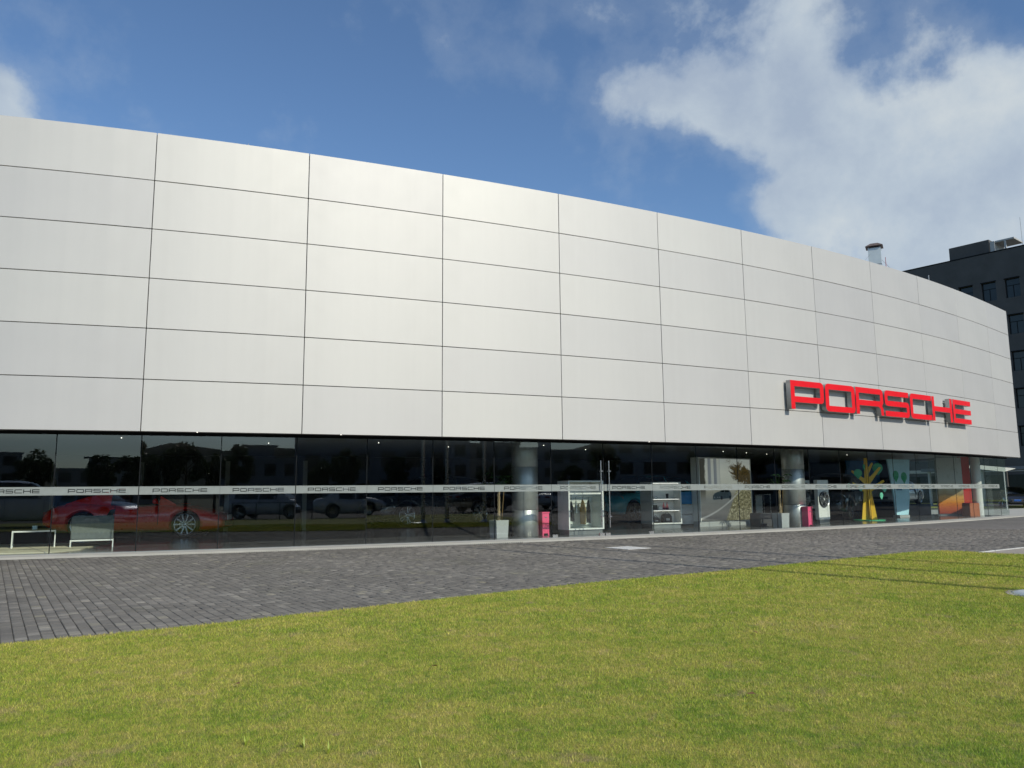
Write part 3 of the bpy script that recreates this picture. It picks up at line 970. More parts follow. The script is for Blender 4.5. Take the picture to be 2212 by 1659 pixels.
# ---------------------------------------------------------------- lettering shapes
def rpoly(pts):
    """polygon with rounded corners: pts = (x, y, r)"""
    out = []
    n_ = len(pts)
    for i in range(n_):
        x, y, r = (*pts[i], 0)[:3]
        if r == 0:
            out.append((x, y)); continue
        p0 = Vector(pts[i - 1][:2]); p1 = Vector((x, y)); p2 = Vector(pts[(i + 1) % n_][:2])
        a = (p0 - p1).normalized(); b_ = (p2 - p1).normalized()
        for k in range(6):
            t = k / 5
            s_ = p1 + a * r; e_ = p1 + b_ * r
            q_ = s_ * (1 - t) ** 2 + p1 * 2 * t * (1 - t) + e_ * t * t
            out.append((q_.x, q_.y))
    return out


def letter(ch, w_, t, r=.2):
    yb = .24
    if ch == 'P': return [rpoly([(0, 0), (t, 0), (t, yb), (w_, yb, r), (w_, 1, r), (0, 1)]), rpoly([(t, yb + t), (w_ - t, yb + t), (w_ - t, 1 - t), (t, 1 - t)])]
    if ch == 'O': return [rpoly([(0, 0, r), (w_, 0, r), (w_, 1, r), (0, 1, r)]), rpoly([(t, t), (w_ - t, t), (w_ - t, 1 - t), (t, 1 - t)])]
    if ch == 'R':
        yr = .33
        return [rpoly([(0, 0), (t, 0), (t, yr), (w_ - t * 1.6, yr), (w_ - t * 1.0, yr - .08), (w_ - t * .85, 0), (w_, 0), (w_ - t * .08, yr * .75), (w_ - t * .45, yr + .03), (w_, yr + .16), (w_, 1, r), (0, 1)]),
                rpoly([(t, yr + t), (w_ - t, yr + t), (w_ - t, 1 - t), (t, 1 - t)])]
    h0, h1 = .5 - t / 2, .5 + t / 2
    if ch == 'S': return [rpoly([(0, 0), (w_, 0, r), (w_, h1, r), (t, h1), (t, 1 - t), (w_ - .03, 1 - t), (w_ - .03, 1), (0, 1, r), (0, h0, r), (w_ - t, h0), (w_ - t, t), (0, t)])]
    if ch == 'C': return [rpoly([(0, 0, r), (w_, 0), (w_, t), (t, t), (t, 1 - t), (w_, 1 - t), (w_, 1), (0, 1, r)])]
    if ch == 'H': return [rpoly([(0, 0), (t, 0), (t, h0), (w_ - t, h0), (w_ - t, 0), (w_, 0), (w_, 1), (w_ - t, 1), (w_ - t, h1), (t, h1), (t, 1), (0, 1)])]
    if ch == 'E': return [rpoly([(0, 0), (w_, 0), (w_, t), (t, t), (t, h0), (w_, h0), (w_, h1), (t, h1), (t, 1 - t), (w_, 1 - t), (w_, 1), (0, 1)])]


def curve_mesh(name, splines, extrude, mats):
    cu = bpy.data.curves.new(name, 'CURVE'); cu.dimensions = '2D'; cu.fill_mode = 'BOTH'; cu.extrude = extrude
    for pts_ in splines:
        sp = cu.splines.new('POLY'); sp.points.add(len(pts_) - 1)
        for p, (x, y) in zip(sp.points, pts_): p.co = (x, y, 0, 1)
        sp.use_cyclic_u = True
    o = bpy.data.objects.new(name, cu)
    C.objects.link(o)
    me = bpy.data.meshes.new_from_object(o.evaluated_get(bpy.context.evaluated_depsgraph_get()))
    bpy.data.objects.remove(o); bpy.data.curves.remove(cu)
    me.materials.clear()
    for mt in mats: me.materials.append(mt)
    return me


# red sign: seven deep letters standing off the panels
sgn = empty('rooftop_sign', fp(25.7, 0, 4.03), 0, 'big red raised capital lettering on the curved panel wall', 'sign')
sgn.name = 'wall_sign'
SO = Vector(sgn.location)
z0_, hL = 4.045, .975
for ch, sa, sb in [('P', 19.66, 21.38), ('O', 21.46, 23.15), ('R', 23.21, 24.94), ('S', 25.05, 26.76), ('C', 26.85, 28.52), ('H', 28.58, 30.34), ('E', 30.44, 32.2)]:
    a = fp(sa, -.26); b2 = fp(sb, -.26)
    wl = math.hypot(b2[0] - a[0], b2[1] - a[1]) / hL
    me = curve_mesh('letter', letter(ch, wl, .205, .2), .09 / hL, [SIGNSIDE, RED])
    for p in me.polygons: p.material_index = 1 if p.normal.z > .9 else 0
    o = bpy.data.objects.new('letter', me); link(o, sgn)
    ang = math.atan2(b2[1] - a[1], b2[0] - a[0])
    o.matrix_local = Matrix.Translation(Vector((*a, z0_)) - SO) @ Matrix.Rotation(ang, 4, 'Z') @ Matrix.Rotation(PI / 2, 4, 'X') @ Matrix.Scale(hL, 4) @ Matrix.Translation((0, 0, -.09 / hL))
    o.name = 'letter'
    for fx in (.12, .88):
        for fz in (.15, .85):
            s_ = sa + (sb - sa) * fx
            p0 = Vector((*fp(s_, -.07), z0_ + fz * hL)); p1 = Vector((*fp(s_, .0), z0_ + fz * hL))
            MB().tube(p0 - SO, p1 - SO, .02, n=6).build('standoff', STEEL, sgn)
    

# ---------------------------------------------------------------- glass front
PNW = PW / 2
OFF = -.04
frames = {}


def pane_pts(k):
    a = fp(k * PNW + OFF, GD); b_ = fp((k + 1) * PNW + OFF, GD)
    return Vector((*a, 0)), Vector((*b_, 0))


word = 'PORSCHE'


def film_mesh(L, zc=0., hh=.19):
    spl = [[(0, -hh / 2), (L, -hh / 2), (L, hh / 2), (0, hh / 2)]]
    lh = .088
    lw, gp, t = 1.72, .27, .19
    tot = (7 * lw + 6 * gp) * lh
    x = L / 2 - tot / 2
    for ch in word:
        for sp in letter(ch, lw, t, .22):
            spl.append([(x + px_ * lh, -lh / 2 + py_ * lh) for px_, py_ in sp])
        x += (lw + gp) * lh
    return curve_mesh('film_band', spl, .0006, [FILM])


film_cache = None
gap = .009
NP = int((S_END - OFF) // PNW)
for k in range(-8, NP + 1):
    a, b_ = pane_pts(k)
    if k == NP:
        b_ = Vector((*fp(S_END - .12, GD), 0))
    d = (b_ - a); L = d.length; ang = math.atan2(d.y, d.x)
    if L < .3: continue
    base = Vector((a.x, a.y, 0))
    mb = MB()
    x0, x1 = gap, L - gap
    vs = [(x0, 0, GZ0), (x1, 0, GZ0), (x1, 0, GZ1), (x0, 0, GZ1), (x0, .012, GZ0), (x1, .012, GZ0), (x1, .012, GZ1), (x0, .012, GZ1)]
    mb.add(vs, [(0, 1, 2, 3)], 0)
    mb.add(vs, [(4, 7, 6, 5), (0, 4, 5, 1), (2, 6, 7, 3), (1, 5, 6, 2), (0, 3, 7, 4)], 1)
    o = mb.build('glass_pane', [GLASS, CLEAR], BUILDING)
    # panes are never perfectly in one plane: a fraction of a degree each
    o.matrix_local = Matrix.Translation(base - BO) @ Matrix.Rotation(ang + random.uniform(-.003, .003), 4, 'Z') @ Matrix.Rotation(random.uniform(-.0015, .0015), 4, 'X')
    if k < NP and film_cache is None:
        film_cache = film_mesh(L - .02)
    if k < NP:
        f = bpy.data.objects.new('film_band', film_cache)
        link(f, o)
        f.matrix_local = Matrix.Translation((.01, -.0035, 1.465 - .0028 * max(0, k - 6) * .5)) @ Matrix.Rotation(PI / 2, 4, 'X') @ Matrix.Scale(1.0, 4)
    # dark silicone joint and the slender glass fin behind it
    j_ = MB(); j_.box(-gap - .002, gap + .002, .002, .014, GZ0, GZ1)
    jo = j_.build('joint_seal', DTRIM, BUILDING); jo.matrix_local = Matrix.Translation(base - BO) @ Matrix.Rotation(ang, 4, 'Z')
# end glazing going back from the corner
for i in range(3):
    a = Vector((*fp(S_END - .12, GD + i * 1.7), 0)); b_ = Vector((*fp(S_END - .12, GD + i * 1.7 + 1.68), 0))
    d = b_ - a
    mb = MB(); L = d.length
    vs = [(0.01, 0, GZ0), (L, 0, GZ0), (L, 0, GZ1), (.01, 0, GZ1), (.01, .012, GZ0), (L, .012, GZ0), (L, .012, GZ1), (.01, .012, GZ1)]
    mb.add(vs, [(0, 1, 2, 3)], 0); mb.add(vs, [(4, 7, 6, 5), (0, 4, 5, 1), (2, 6, 7, 3), (1, 5, 6, 2), (0, 3, 7, 4)], 1)
    o = mb.build('glass_pane', [GLASS, CLEAR], BUILDING)
    o.matrix_local = Matrix.Translation(a - BO) @ Matrix.Rotation(math.atan2(d.y, d.x), 4, 'Z')
# base channel
bc = MB()
for a, b2 in zip(ss[:-1], ss[1:]):
    q = [fp(a, GD - .02), fp(b2, GD - .02), fp(b2, GD + .05), fp(a, GD + .05)]
    bc.add([(*p, z) for z in (.05, .066) for p in q], [(4, 5, 6, 7), (0, 1, 5, 4), (3, 2, 6, 7)])
bpart('base_channel', bc, SIGNSIDE)

# door pulls and patch fittings (double glass door: panes 6 and 7)
for k, side in ((6, 1), (7, 0)):
    a, b_ = pane_pts(k)
    d = (b_ - a); L = d.length; ang = math.atan2(d.y, d.x)
    xx = L - .14 if side else .14
    M = Matrix.Translation(a - BO) @ Matrix.Rotation(ang, 4, 'Z')
    h = MB().tube((xx, -.075, .30), (xx, -.075, 2.26), .016, n=12)
    ho = h.build('door_handle', STEEL, BUILDING); ho.matrix_local = M
    for z in (.62, 1.95):
        s_ = MB().tube((xx, -.075, z), (xx, 0, z), .014, n=8)
        s_.box(xx - .02, xx + .06, -.095, -.06, z - .012, z + .012)
        so_ = s_.build('handle_bracket', STEEL, ho)
    for xc in ((.10, L - .10)):
        pfm = MB().box(xc - .085, xc + .085, -.02, .03, .055, .145)
        po = pfm.build('patch_fitting', STEEL, BUILDING); po.matrix_local = M

# round columns just inside the glass
for (cx0, cy0) in [(.36, 24.02), (10.36, 29.18)]:
    m_ = MB()
    for z0, z1 in ((.05, .818), (.826, 2.10), (2.108, 2.93)):
        m_.lathe([(.395, z0), (.40, z0 + .006), (.40, z1 - .006), (.395, z1)], n=40, M=Matrix.Translation((cx0, cy0, 0)))
    m_.lathe([(.385, .05), (.385, 2.93)], n=24, M=Matrix.Translation((cx0, cy0, 0)), mi=1)
    bpart('column', m_, [COLUMN, DARKJ])
m_ = MB().lathe([(.22, .05), (.22, 2.93)], n=24, M=Matrix.Translation((22.75, 38.8, 0)))
bpart('column', m_, WHITE)


# ------------------------------------------------------------------ interior things
def planter(x, y, rz, label, plant_label, s=1.0, mt=GREYLAC, seed=1):
    t = empty('planter', (x, y, .05), rz, label, 'planter')
    m_ = MB(); a, b_ = .19, .21
    h = .50
    vs = [(-a, -a, 0), (a, -a, 0), (a, a, 0), (-a, a, 0), (-b_, -b_, h), (b_, -b_, h), (b_, b_, h), (-b_, b_, h), (-b_ + .02, -b_ + .02, h), (b_ - .02, -b_ + .02, h), (b_ - .02, b_ - .02, h), (-b_ + .02, b_ - .02, h),
          (-b_ + .02, -b_ + .02, h - .04), (b_ - .02, -b_ + .02, h - .04), (b_ - .02, b_ - .02, h - .04), (-b_ + .02, b_ - .02, h - .04)]
    fs = [(0, 3, 2, 1)] + [(i, (i + 1) % 4, 4 + (i + 1) % 4, 4 + i) for i in range(4)] + [(4 + i, 4 + (i + 1) % 4, 8 + (i + 1) % 4, 8 + i) for i in range(4)] + [(8 + i, 8 + (i + 1) % 4, 12 + (i + 1) % 4, 12 + i) for i in range(4)]
    m_.add(vs, fs)
    m_.build('pot', mt, t)
    MB().box(-.185, .185, -.185, .185, h - .05, h - .038).build('soil', BARK, t)
    pt = empty('money_tree', (x, y, .53), rz, plant_label, 'plant')
    rr = random.Random(seed)
    br = MB()
    for ph in (0, 2.09, 4.19):
        prev = None
        for q in range(19):
            zq = q * .05
            p = (math.cos(ph + q * .75) * .028, math.sin(ph + q * .75) * .028, zq)
            if prev: br.tube(prev, p, .026 - q * .0007, n=7, cap=False)
            prev = p
    br.build('braided_stem', BRAID, pt)
    stalks = MB()
    for q in range(9):
        a_ = q * 2.4 + rr.random(); up = rr.uniform(.15, .5); out_ = rr.uniform(.15, .38)
        b0 = Vector((0, 0, .88)); b1 = Vector((math.cos(a_) * out_, math.sin(a_) * out_, .9 + up))
        stalks.tube(b0, b1, .008, .004, n=5)
        # hand of leaves
        lf = MB()
        for l_ in range(6):
            a2 = l_ * PI / 3 + a_
            d_ = Vector((math.cos(a2), math.sin(a2), -.35)).normalized(); L_ = rr.uniform(.15, .24)
            sd2 = Vector((-math.sin(a2), math.cos(a2), 0)) * L_ * .17
            mid = b1 + d_ * L_ * .5 + Vector((0, 0, .03)); tip = b1 + d_ * L_
            lf.add([tuple(b1), tuple(mid - sd2), tuple(tip), tuple(mid + sd2)], [(0, 1, 2, 3)])
        lf.build('leaf_hand', PLEAF, pt)
    stalks.build('stalk', PLEAF, pt)
    MB().tube((.10, 0, 0), (.16, -.05, 1.0), .006, n=6).build('support_stick', TAN, pt)
    return t


planter(-.42, 23.28, R(32), 'pale grey square planter just left of the first round column', 'braided-stem potted plant left of the first round column', seed=3)
planter(9.42, 28.0, R(33), 'pale grey square planter left of the second round column', 'braided-stem potted plant left of the second round column', seed=5)
o = MB().box(-.3, .3, -.25, .25, 0, .48).build('dark_bench_block', pbr('dark_lacquer', (.08, .08, .085), .4, var=.05), loc=(9.0, 28.9, .05), rz=R(33))
bevel(o, .01); o.name = 'low_block'
tag(o, 'low dark grey block behind the planter by the second column', 'block')


def bin_(x, y, rz, label):
    t = empty('pink_bin', (x, y, .05), rz, label, 'bin', 'pink bins beside the columns')
    m_ = MB()
    m_.box(-.12, -.075, -.13, .13, 0, .05); m_.box(.075, .12, -.13, .13, 0, .05); m_.box(-.12, .12, -.13, .13, .05, .66)
    m_.build('body', PINK, t)
    MB().box(-.135, .135, -.145, .145, .662, .695).build('lid', PINK, t)
    MB().box(-.035, .035, -.137, -.131, .52, .55).build('handle', STEEL, t)
    MB().box(-.045, .045, -.135, -.1305, 0.012, .055).build('pedal', BLACK, t)
    return t


bin_(.93, 24.42, R(30), 'bright pink narrow bin standing right of the first round column')
bin_(10.62, 28.72, R(34), 'bright pink narrow bin right of the second column, before the wheel board')


def cabinet(x, y, rz, W_, D_, H_, label, cat='display cabinet', frame=WHITE, side=WHITE, plinth=.15):
    t = empty('display_cabinet', (x, y, .05), rz, label, cat)
    T = .035
    MB().box(.03, W_ - .03, .03, D_ - .02, 0, plinth).build('plinth', SIGNSIDE, t)
    MB().box(0, T, 0, D_, plinth, H_).build('side_panel', side, t)
    MB().box(W_ - T, W_, 0, D_, plinth, H_).build('side_panel', side, t)
    MB().box(T, W_ - T, 0, D_, H_ - T, H_).build('top', side, t)
    MB().box(T, W_ - T, 0, D_, plinth, plinth + T).build('bottom', frame, t)
    MB().box(T, W_ - T, D_ - .02, D_, plinth + T, H_ - T).build('back', WHITE, t)
    f = MB()
    f.box(-.003, .045, -.022, -.001, plinth, H_); f.box(W_ - .045, W_ + .003, -.022, -.001, plinth, H_)
    f.box(.045, W_ - .045, -.022, -.001, plinth, plinth + .045)
    f.build('front_frame', frame, t)
    return t


c1 = cabinet(1.68, 24.12, R(28), 1.28, .62, 1.64, 'white-framed glass wardrobe with hanging clothes right of the first column')
MB().box(.045, 1.235, -.022, -.001, 1.22, 1.27).build('crossbar', WHITE, c1)
for a, b_ in ((.045, .637), (.643, 1.235)):
    g = MB().box(a, b_, -.016, -.008, .2, 1.22).build('glass_door', CASEGLASS, c1)
    for z in (.3, .7, 1.12):
        MB().box((a if a < .1 else b_ - .07), (a + .07 if a < .1 else b_), -.028, -.017, z, z + .035).build('hinge', STEEL, g)
MB().tube((.05, .3, 1.15), (1.23, .3, 1.15), .012, n=8).build('hanging_rail', STEEL, c1)


def cloth(xc, mt, w_, z0, z1, label, seed):
    rr = random.Random(seed)
    m_ = MB(); nx, nz = 9, 9
    vs = []
    for j in range(nz + 1):
        tz = j / nz
        for i in range(nx + 1):
            tx = i / nx - .5
            ww = w_ * (.55 + .45 * min(1, tz * 2.5))
            vs.append((xc + math.sin(tx * 17 + seed + tz * 2) * .028 * (tz + .2) + tx * w_ * .35, .3 + tx * ww * 1.3, z1 - (z1 - z0) * tz - abs(tx) * .05 * (1 - tz)))
    fs = [(j * (nx + 1) + i, j * (nx + 1) + i + 1, (j + 1) * (nx + 1) + i + 1, (j + 1) * (nx + 1) + i) for j in range(nz) for i in range(nx)]
    m_.add(vs, fs, sm=True)
    o = m_.build('garment', mt)
    o.matrix_world = Matrix.Translation((1.68, 24.12, .05)) @ Matrix.Rotation(R(28), 4, 'Z')
    for p in [MB().tube((xc, .3, 1.15), (xc, .3, z1 + .0), .006, n=5)]:
        p.build('hanger', BLACK, o)
    sol = o.modifiers.new('thick', 'SOLIDIFY'); sol.thickness = .015
    return tag(o, label, 'garment')


cloth(.14, DCLOTH, .36, .42, 1.02, 'dark jacket at the left end of the wardrobe rail', 1)
cloth(.30, MATS['dark_cloth'], .34, .40, 1.02, 'dark jacket second from the left on the wardrobe rail', 2)
cloth(.46, WHITE, .10, .62, 1.04, 'narrow white scarf hanging between dark jackets', 3)
cloth(.72, TAN, .46, .30, 1.06, 'long tan coat in the middle of the wardrobe', 4)
cloth(.93, DCLOTH, .34, .34, 1.05, 'dark garment hanging right of the tan coat', 5)

c2 = cabinet(4.86, 27.82, R(22), 1.22, .75, 1.62, 'white open-shelf showcase with bottles and bags behind the doors')
FILL = pbr('fill_strip', (.9, .9, .9), .5, var=0, emit=(1, .95, .86), estr=2.2)  # glowing strips added to brighten the inside of the showcase
for z in (.62, 1.02):
    sh = MB().box(.036, 1.184, .02, .72, z, z + .03).build('shelf', WHITE, c2)
    MB().box(.06, 1.16, .05, .07, z - .012, z - .003).build('fill_strip', FILL, sh)
MB().box(.06, 1.16, .05, .07, 1.57, 1.58).build('fill_strip', FILL, c2)
MB().box(.045, 1.175, .40, .42, .19, 1.58).build('back_panel', WHITE, c2)
Mc2 = Matrix.Translation((4.86, 27.82, .05)) @ Matrix.Rotation(R(22), 4, 'Z')


def put(o, M):
    o.matrix_world = M; return o


for k, x in enumerate((.62, .76)):
    o = MB().lathe([(0, 0), (.055, 0), (.06, .02), (.06, .07), (.052, .085), (.03, .17), (.018, .20), (.018, .25), (0, .25)], n=16).build('bottle', LIQ)
    MB().lathe([(.0615, .01), (.0615, .07)], n=16).build('label_band', pbr('plum_band', (.10, .01, .05), .5, var=0) if k == 0 else MATS['plum_band'], o)
    put(o, Mc2 @ Matrix.Translation((x, .2, .651)))
    tag(o, ['left', 'right'][k] + ' one of the two pink bottles on the middle shelf', 'bottle', 'pink bottles on the showcase shelf')
o = MB().box(.12, .30, .1, .25, 0, .22).build('black_box', BLACK); bevel(o, .01); MB().box(.121, .299, .098, .0995, .17, .215).build('pale_lid_band', WHITE, o)
put(o, Mc2 @ Matrix.Translation((0, 0, .651))); tag(o, 'black boxed product with pale top band on the middle shelf', 'box')
o = MB().box(.36, .52, .12, .26, 0, .10).build('white_carton', WHITE); bevel(o, .006); put(o, Mc2 @ Matrix.Translation((0, 0, .651))); tag(o, 'flat white carton between the black box and bottles', 'carton')
o = MB().lathe([(0, 0), (.04, 0), (.055, .15), (.05, .16), (.04, .155), (0, .15)], n=14).build('cup', BLACK); put(o, Mc2 @ Matrix.Translation((.78, .2, 1.051))); tag(o, 'black and white cup on the top shelf', 'cup')
o = MB()
for q in range(10):
    t_ = q / 9 * PI
    o.tube((math.cos(t_) * .05, 0, math.sin(t_) * .05 + .02), (math.cos(t_ + .35) * .05, 0, math.sin(t_ + .35) * .05 + .02), .014, n=6)
o.box(-.12, .06, -.04, .04, 0, .03)
o = o.build('watch_stand', STEEL); put(o, Mc2 @ Matrix.Translation((.32, .2, 1.051))); tag(o, 'metal watch stand on the left of the top shelf', 'watch stand')


def bag(x, w_, h_, label, mt=BLACK):
    m_ = MB()
    prof = [(-w_ / 2, 0), (w_ / 2, 0), (w_ / 2 * 1.02, h_ * .6), (w_ / 2 * .8, h_ * .92), (w_ / 2 * .4, h_), (-w_ / 2 * .4, h_), (-w_ / 2 * .8, h_ * .92), (-w_ / 2 * 1.02, h_ * .6)]
    M_ = Matrix.Rotation(PI / 2, 4, 'X')
    m_.prism(prof, -.09, .09, M=M_)
    o = m_.build('bag', mt); bevel(o, .02)
    hnd = MB()
    for q in range(8):
        a0, a1 = q / 8 * PI, (q + 1) / 8 * PI
        hnd.tube((math.cos(a0) * w_ * .2, -.03, h_ - .01 + math.sin(a0) * .06), (math.cos(a1) * w_ * .2, -.03, h_ - .01 + math.sin(a1) * .06), .008, n=6)
    hnd.build('bag_handle', mt, o)
    MB().box(-w_ * .2, w_ * .2, -.1, -.092, h_ * .25, h_ * .5).build('bag_tag', GREYLAC, o)
    put(o, Mc2 @ Matrix.Translation((x, .2, .19)))
    return tag(o, label, 'bag')


bag(.25, .30, .20, 'low dark holdall on the bottom shelf')
bag(.72, .36, .32, 'taller black backpack with a pale tag on the bottom shelf')

# drawer unit
du = empty('drawer_unit', (6.02, 28.75, .05), R(25), 'grey lacquered drawer unit with dark gaps, left of the road print', 'drawer unit')
MB().box(0, .62, 0, .5, 0, .1).build('plinth', BLACK, du)
for z in (.11, .47):
    bevel(MB().box(0, .62, 0, .5, z, z + .34).build('drawer', GREYLAC, du), .006)
bevel(MB().box(0.02, .60, .02, .48, .83, 1.26).build('display_screen', DBLUE, du), .01)

# large road print in a light-box frame
lb = empty('light_box', (6.78, 28.74, .05), R(36.8), 'tall framed print of a car on a country road, behind the glass', 'framed print')
W_ = 3.06; H_ = 2.52
MB().box(0, W_, .05, .35, 0, .20).build('plinth', GREYLAC, lb)
MB().box(0, .04, 0, .38, .2, H_).build('side_panel', WHITE, lb)
MB().box(W_ - .04, W_, 0, .38, .2, H_).build('side_panel', WHITE, lb)
MB().box(.04, W_ - .04, 0, .38, H_ - .04, H_).build('top', WHITE, lb)


def uvquad(name, x0, x1, z0, z1, y, mt, parent, th=.01):
    m_ = MB().box(x0, x1, y, y + th, z0, z1)
    o = m_.build(name, mt, parent)
    uv = o.data.uv_layers.new(name='UVMap')
    for l in o.data.loops:
        c = o.data.vertices[l.vertex_index].co
        uv.data[l.index].uv = ((c.x - x0) / (x1 - x0), (c.z - z0) / (z1 - z0))
    return o


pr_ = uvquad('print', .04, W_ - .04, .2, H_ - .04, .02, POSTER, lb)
# printed car: flat ink shapes lying on the print
ink = MB(); Mi = Matrix.Translation((.74, .0185, .99)) @ Matrix.Rotation(PI / 2, 4, 'X') @ Matrix.Diagonal((.82, .70, 1, 1))
ink.prism([(0, .0), (.03, .20), (.14, .30), (.30, .36), (.52, .42), (.70, .50), (1.05, .52), (1.22, .44), (1.32, .28), (1.33, .10), (1.25, .04), (.35, -.02), (.1, -.04)], 0, .0012, M=Mi)
io = ink.build('printed_car', pbr('ink_grey', (.16, .20, .21), .4, var=.2), pr_)
ink = MB()
ink.prism([(.50, .36), (.70, .47), (.84, .48), (.80, .36)], .0014, .002, M=Mi); ink.prism([(.87, .36), (.88, .48), (1.05, .49), (1.16, .42), (1.18, .36)], .0014, .002, M=Mi)
ink.build('printed_window', DGLASS, pr_)
ink = MB()
for cx1 in (.62, 1.22):
    ink.prism([(cx1 + math.cos(a_) * .085 * .7, .06 + math.sin(a_) * .11) for a_ in np.linspace(0, 2 * PI, 16, endpoint=False)], .0022, .003, M=Mi)
ink.build('printed_wheel', BLACK, pr_)
ink = MB()
for cx1 in (.12, .34, .46):
    ink.prism([(cx1 + math.cos(a_) * .04, .10 + math.sin(a_) * .02) for a_ in np.linspace(0, 2 * PI, 10, endpoint=False)], .0022, .003, M=Mi)
ink.build('printed_headlight', WHITE, pr_)

gc = empty('glass_showcase', (10.0, 31.6, .05), R(36), 'narrow upright glass showcase with metal frame right of the road print', 'showcase')
f = MB()
for x in (0, .42):
    for y in (0, .40):
        f.box(x, x + .025, y, y + .025, .12, 1.12)
f.box(0, .445, 0, .425, 1.12, 1.15); f.box(0, .445, 0, .425, .10, .13)
f.build('frame', STEEL, gc)
MB().box(.03, .415, .03, .395, 0, .10).build('plinth', BLACK, gc)
MB().box(.026, .419, .005, .012, .131, 1.119).build('glass_pane', CASEGLASS, gc)
MB().box(.026, .419, .41, .42, .131, 1.119).build('back_panel', GREYLAC, gc)


# ---------------------------------------------------------------- wheels (used by cars and the wheel boards)
def rim_mesh(name, rad, wd, n, twin, mt, hubm=None):
    m_ = MB()
    # barrel + lip, axis along y, face towards -y
    m_.lathe([(rad * .90, wd / 2), (rad * .93, -wd / 2 + .015), (rad, -wd / 2 + .005), (rad, -wd / 2 - .005), (rad * .95, -wd / 2 - .008), (rad * .90, -wd / 2 + .03), (rad * .86, wd / 2 - .01)], n=40, axis='y')
    m_.lathe([(rad * .17, -wd / 2 + .045), (rad * .17, -wd / 2 + .012), (rad * .12, -wd / 2 + .004), (0.001, -wd / 2 + .003)], n=20, axis='y')
    for k in range(n):
        a = 2 * PI * k / n
        offs = [0] if not twin else [-.16, .16]
        for off in offs:
            for (ra, rb, wa, wb_, oa, ob) in [(.12, .93, .055, .075, off * .45, off)]:
                p0 = (rad * ra, oa * rad * .6); p1 = (rad * rb, ob * rad)
                ca, sa = math.cos(a), math.sin(a)
                def P(r_, s_, y_): return (r_ * ca - s_ * sa, y_, r_ * sa + s_ * ca)
                w0, w1 = rad * wa, rad * wb_
                if twin: w0 *= .75; w1 *= .75
                yf, yb_ = -wd / 2 + .012, -wd / 2 + .05
                vs = [P(p0[0], p0[1] - w0, yf + .012), P(p0[0], p0[1] + w0, yf + .012), P(p1[0], p1[1] + w1, yf), P(p1[0], p1[1] - w1, yf),
                      P(p0[0], p0[1] - w0, yb_), P(p0[0], p0[1] + w0, yb_), P(p1[0], p1[1] + w1, yb_), P(p1[0], p1[1] - w1, yb_)]
                m_.add(vs, [(0, 1, 2, 3), (4, 7, 6, 5), (0, 3, 7, 4), (1, 5, 6, 2)])
    return m_.mesh(name, mt)


def tyre_mesh(R_, r_, wd):
    m_ = MB()
    h = wd / 2
    m_.lathe([(r_, -h + .012), (r_ + (R_ - r_) * .4, -h), (R_ - .03, -h + .004), (R_ - .006, -h + .03), (R_, -h + .06), (R_, h - .06), (R_ - .006, h - .03), (R_ - .03, h - .004), (r_ + .03, h), (r_, h - .012)], n=44, axis='y', close=True)
    m_.lathe([(r_ * .95, .03), (0.001, .03)], n=30, axis='y')
    return m_.mesh('tyre', RUBBER)


def wheel(parent, x, y, R_, rad, wd, rim, tyre, flip):
    t = bpy.data.objects.new('wheel', tyre); link(t, parent)
    t.location = (x, y, R_)
    if flip: t.rotation_euler = (0, 0, PI)
    r = bpy.data.objects.new('rim', rim); link(r, t)
    d = MB().lathe([(rad * .60, -.0), (rad * .60, .012), (.001, .012)], n=24, axis='y')
    d.build('brake_disc', SIGNSIDE, t)
    return t


# ---------------------------------------------------------------- cars
CAR_CACHE = {}


def interp(pts, x):
    xs = [p[0] for p in pts]; ys = [p[1] for p in pts]
    return float(np.interp(x, xs, ys))


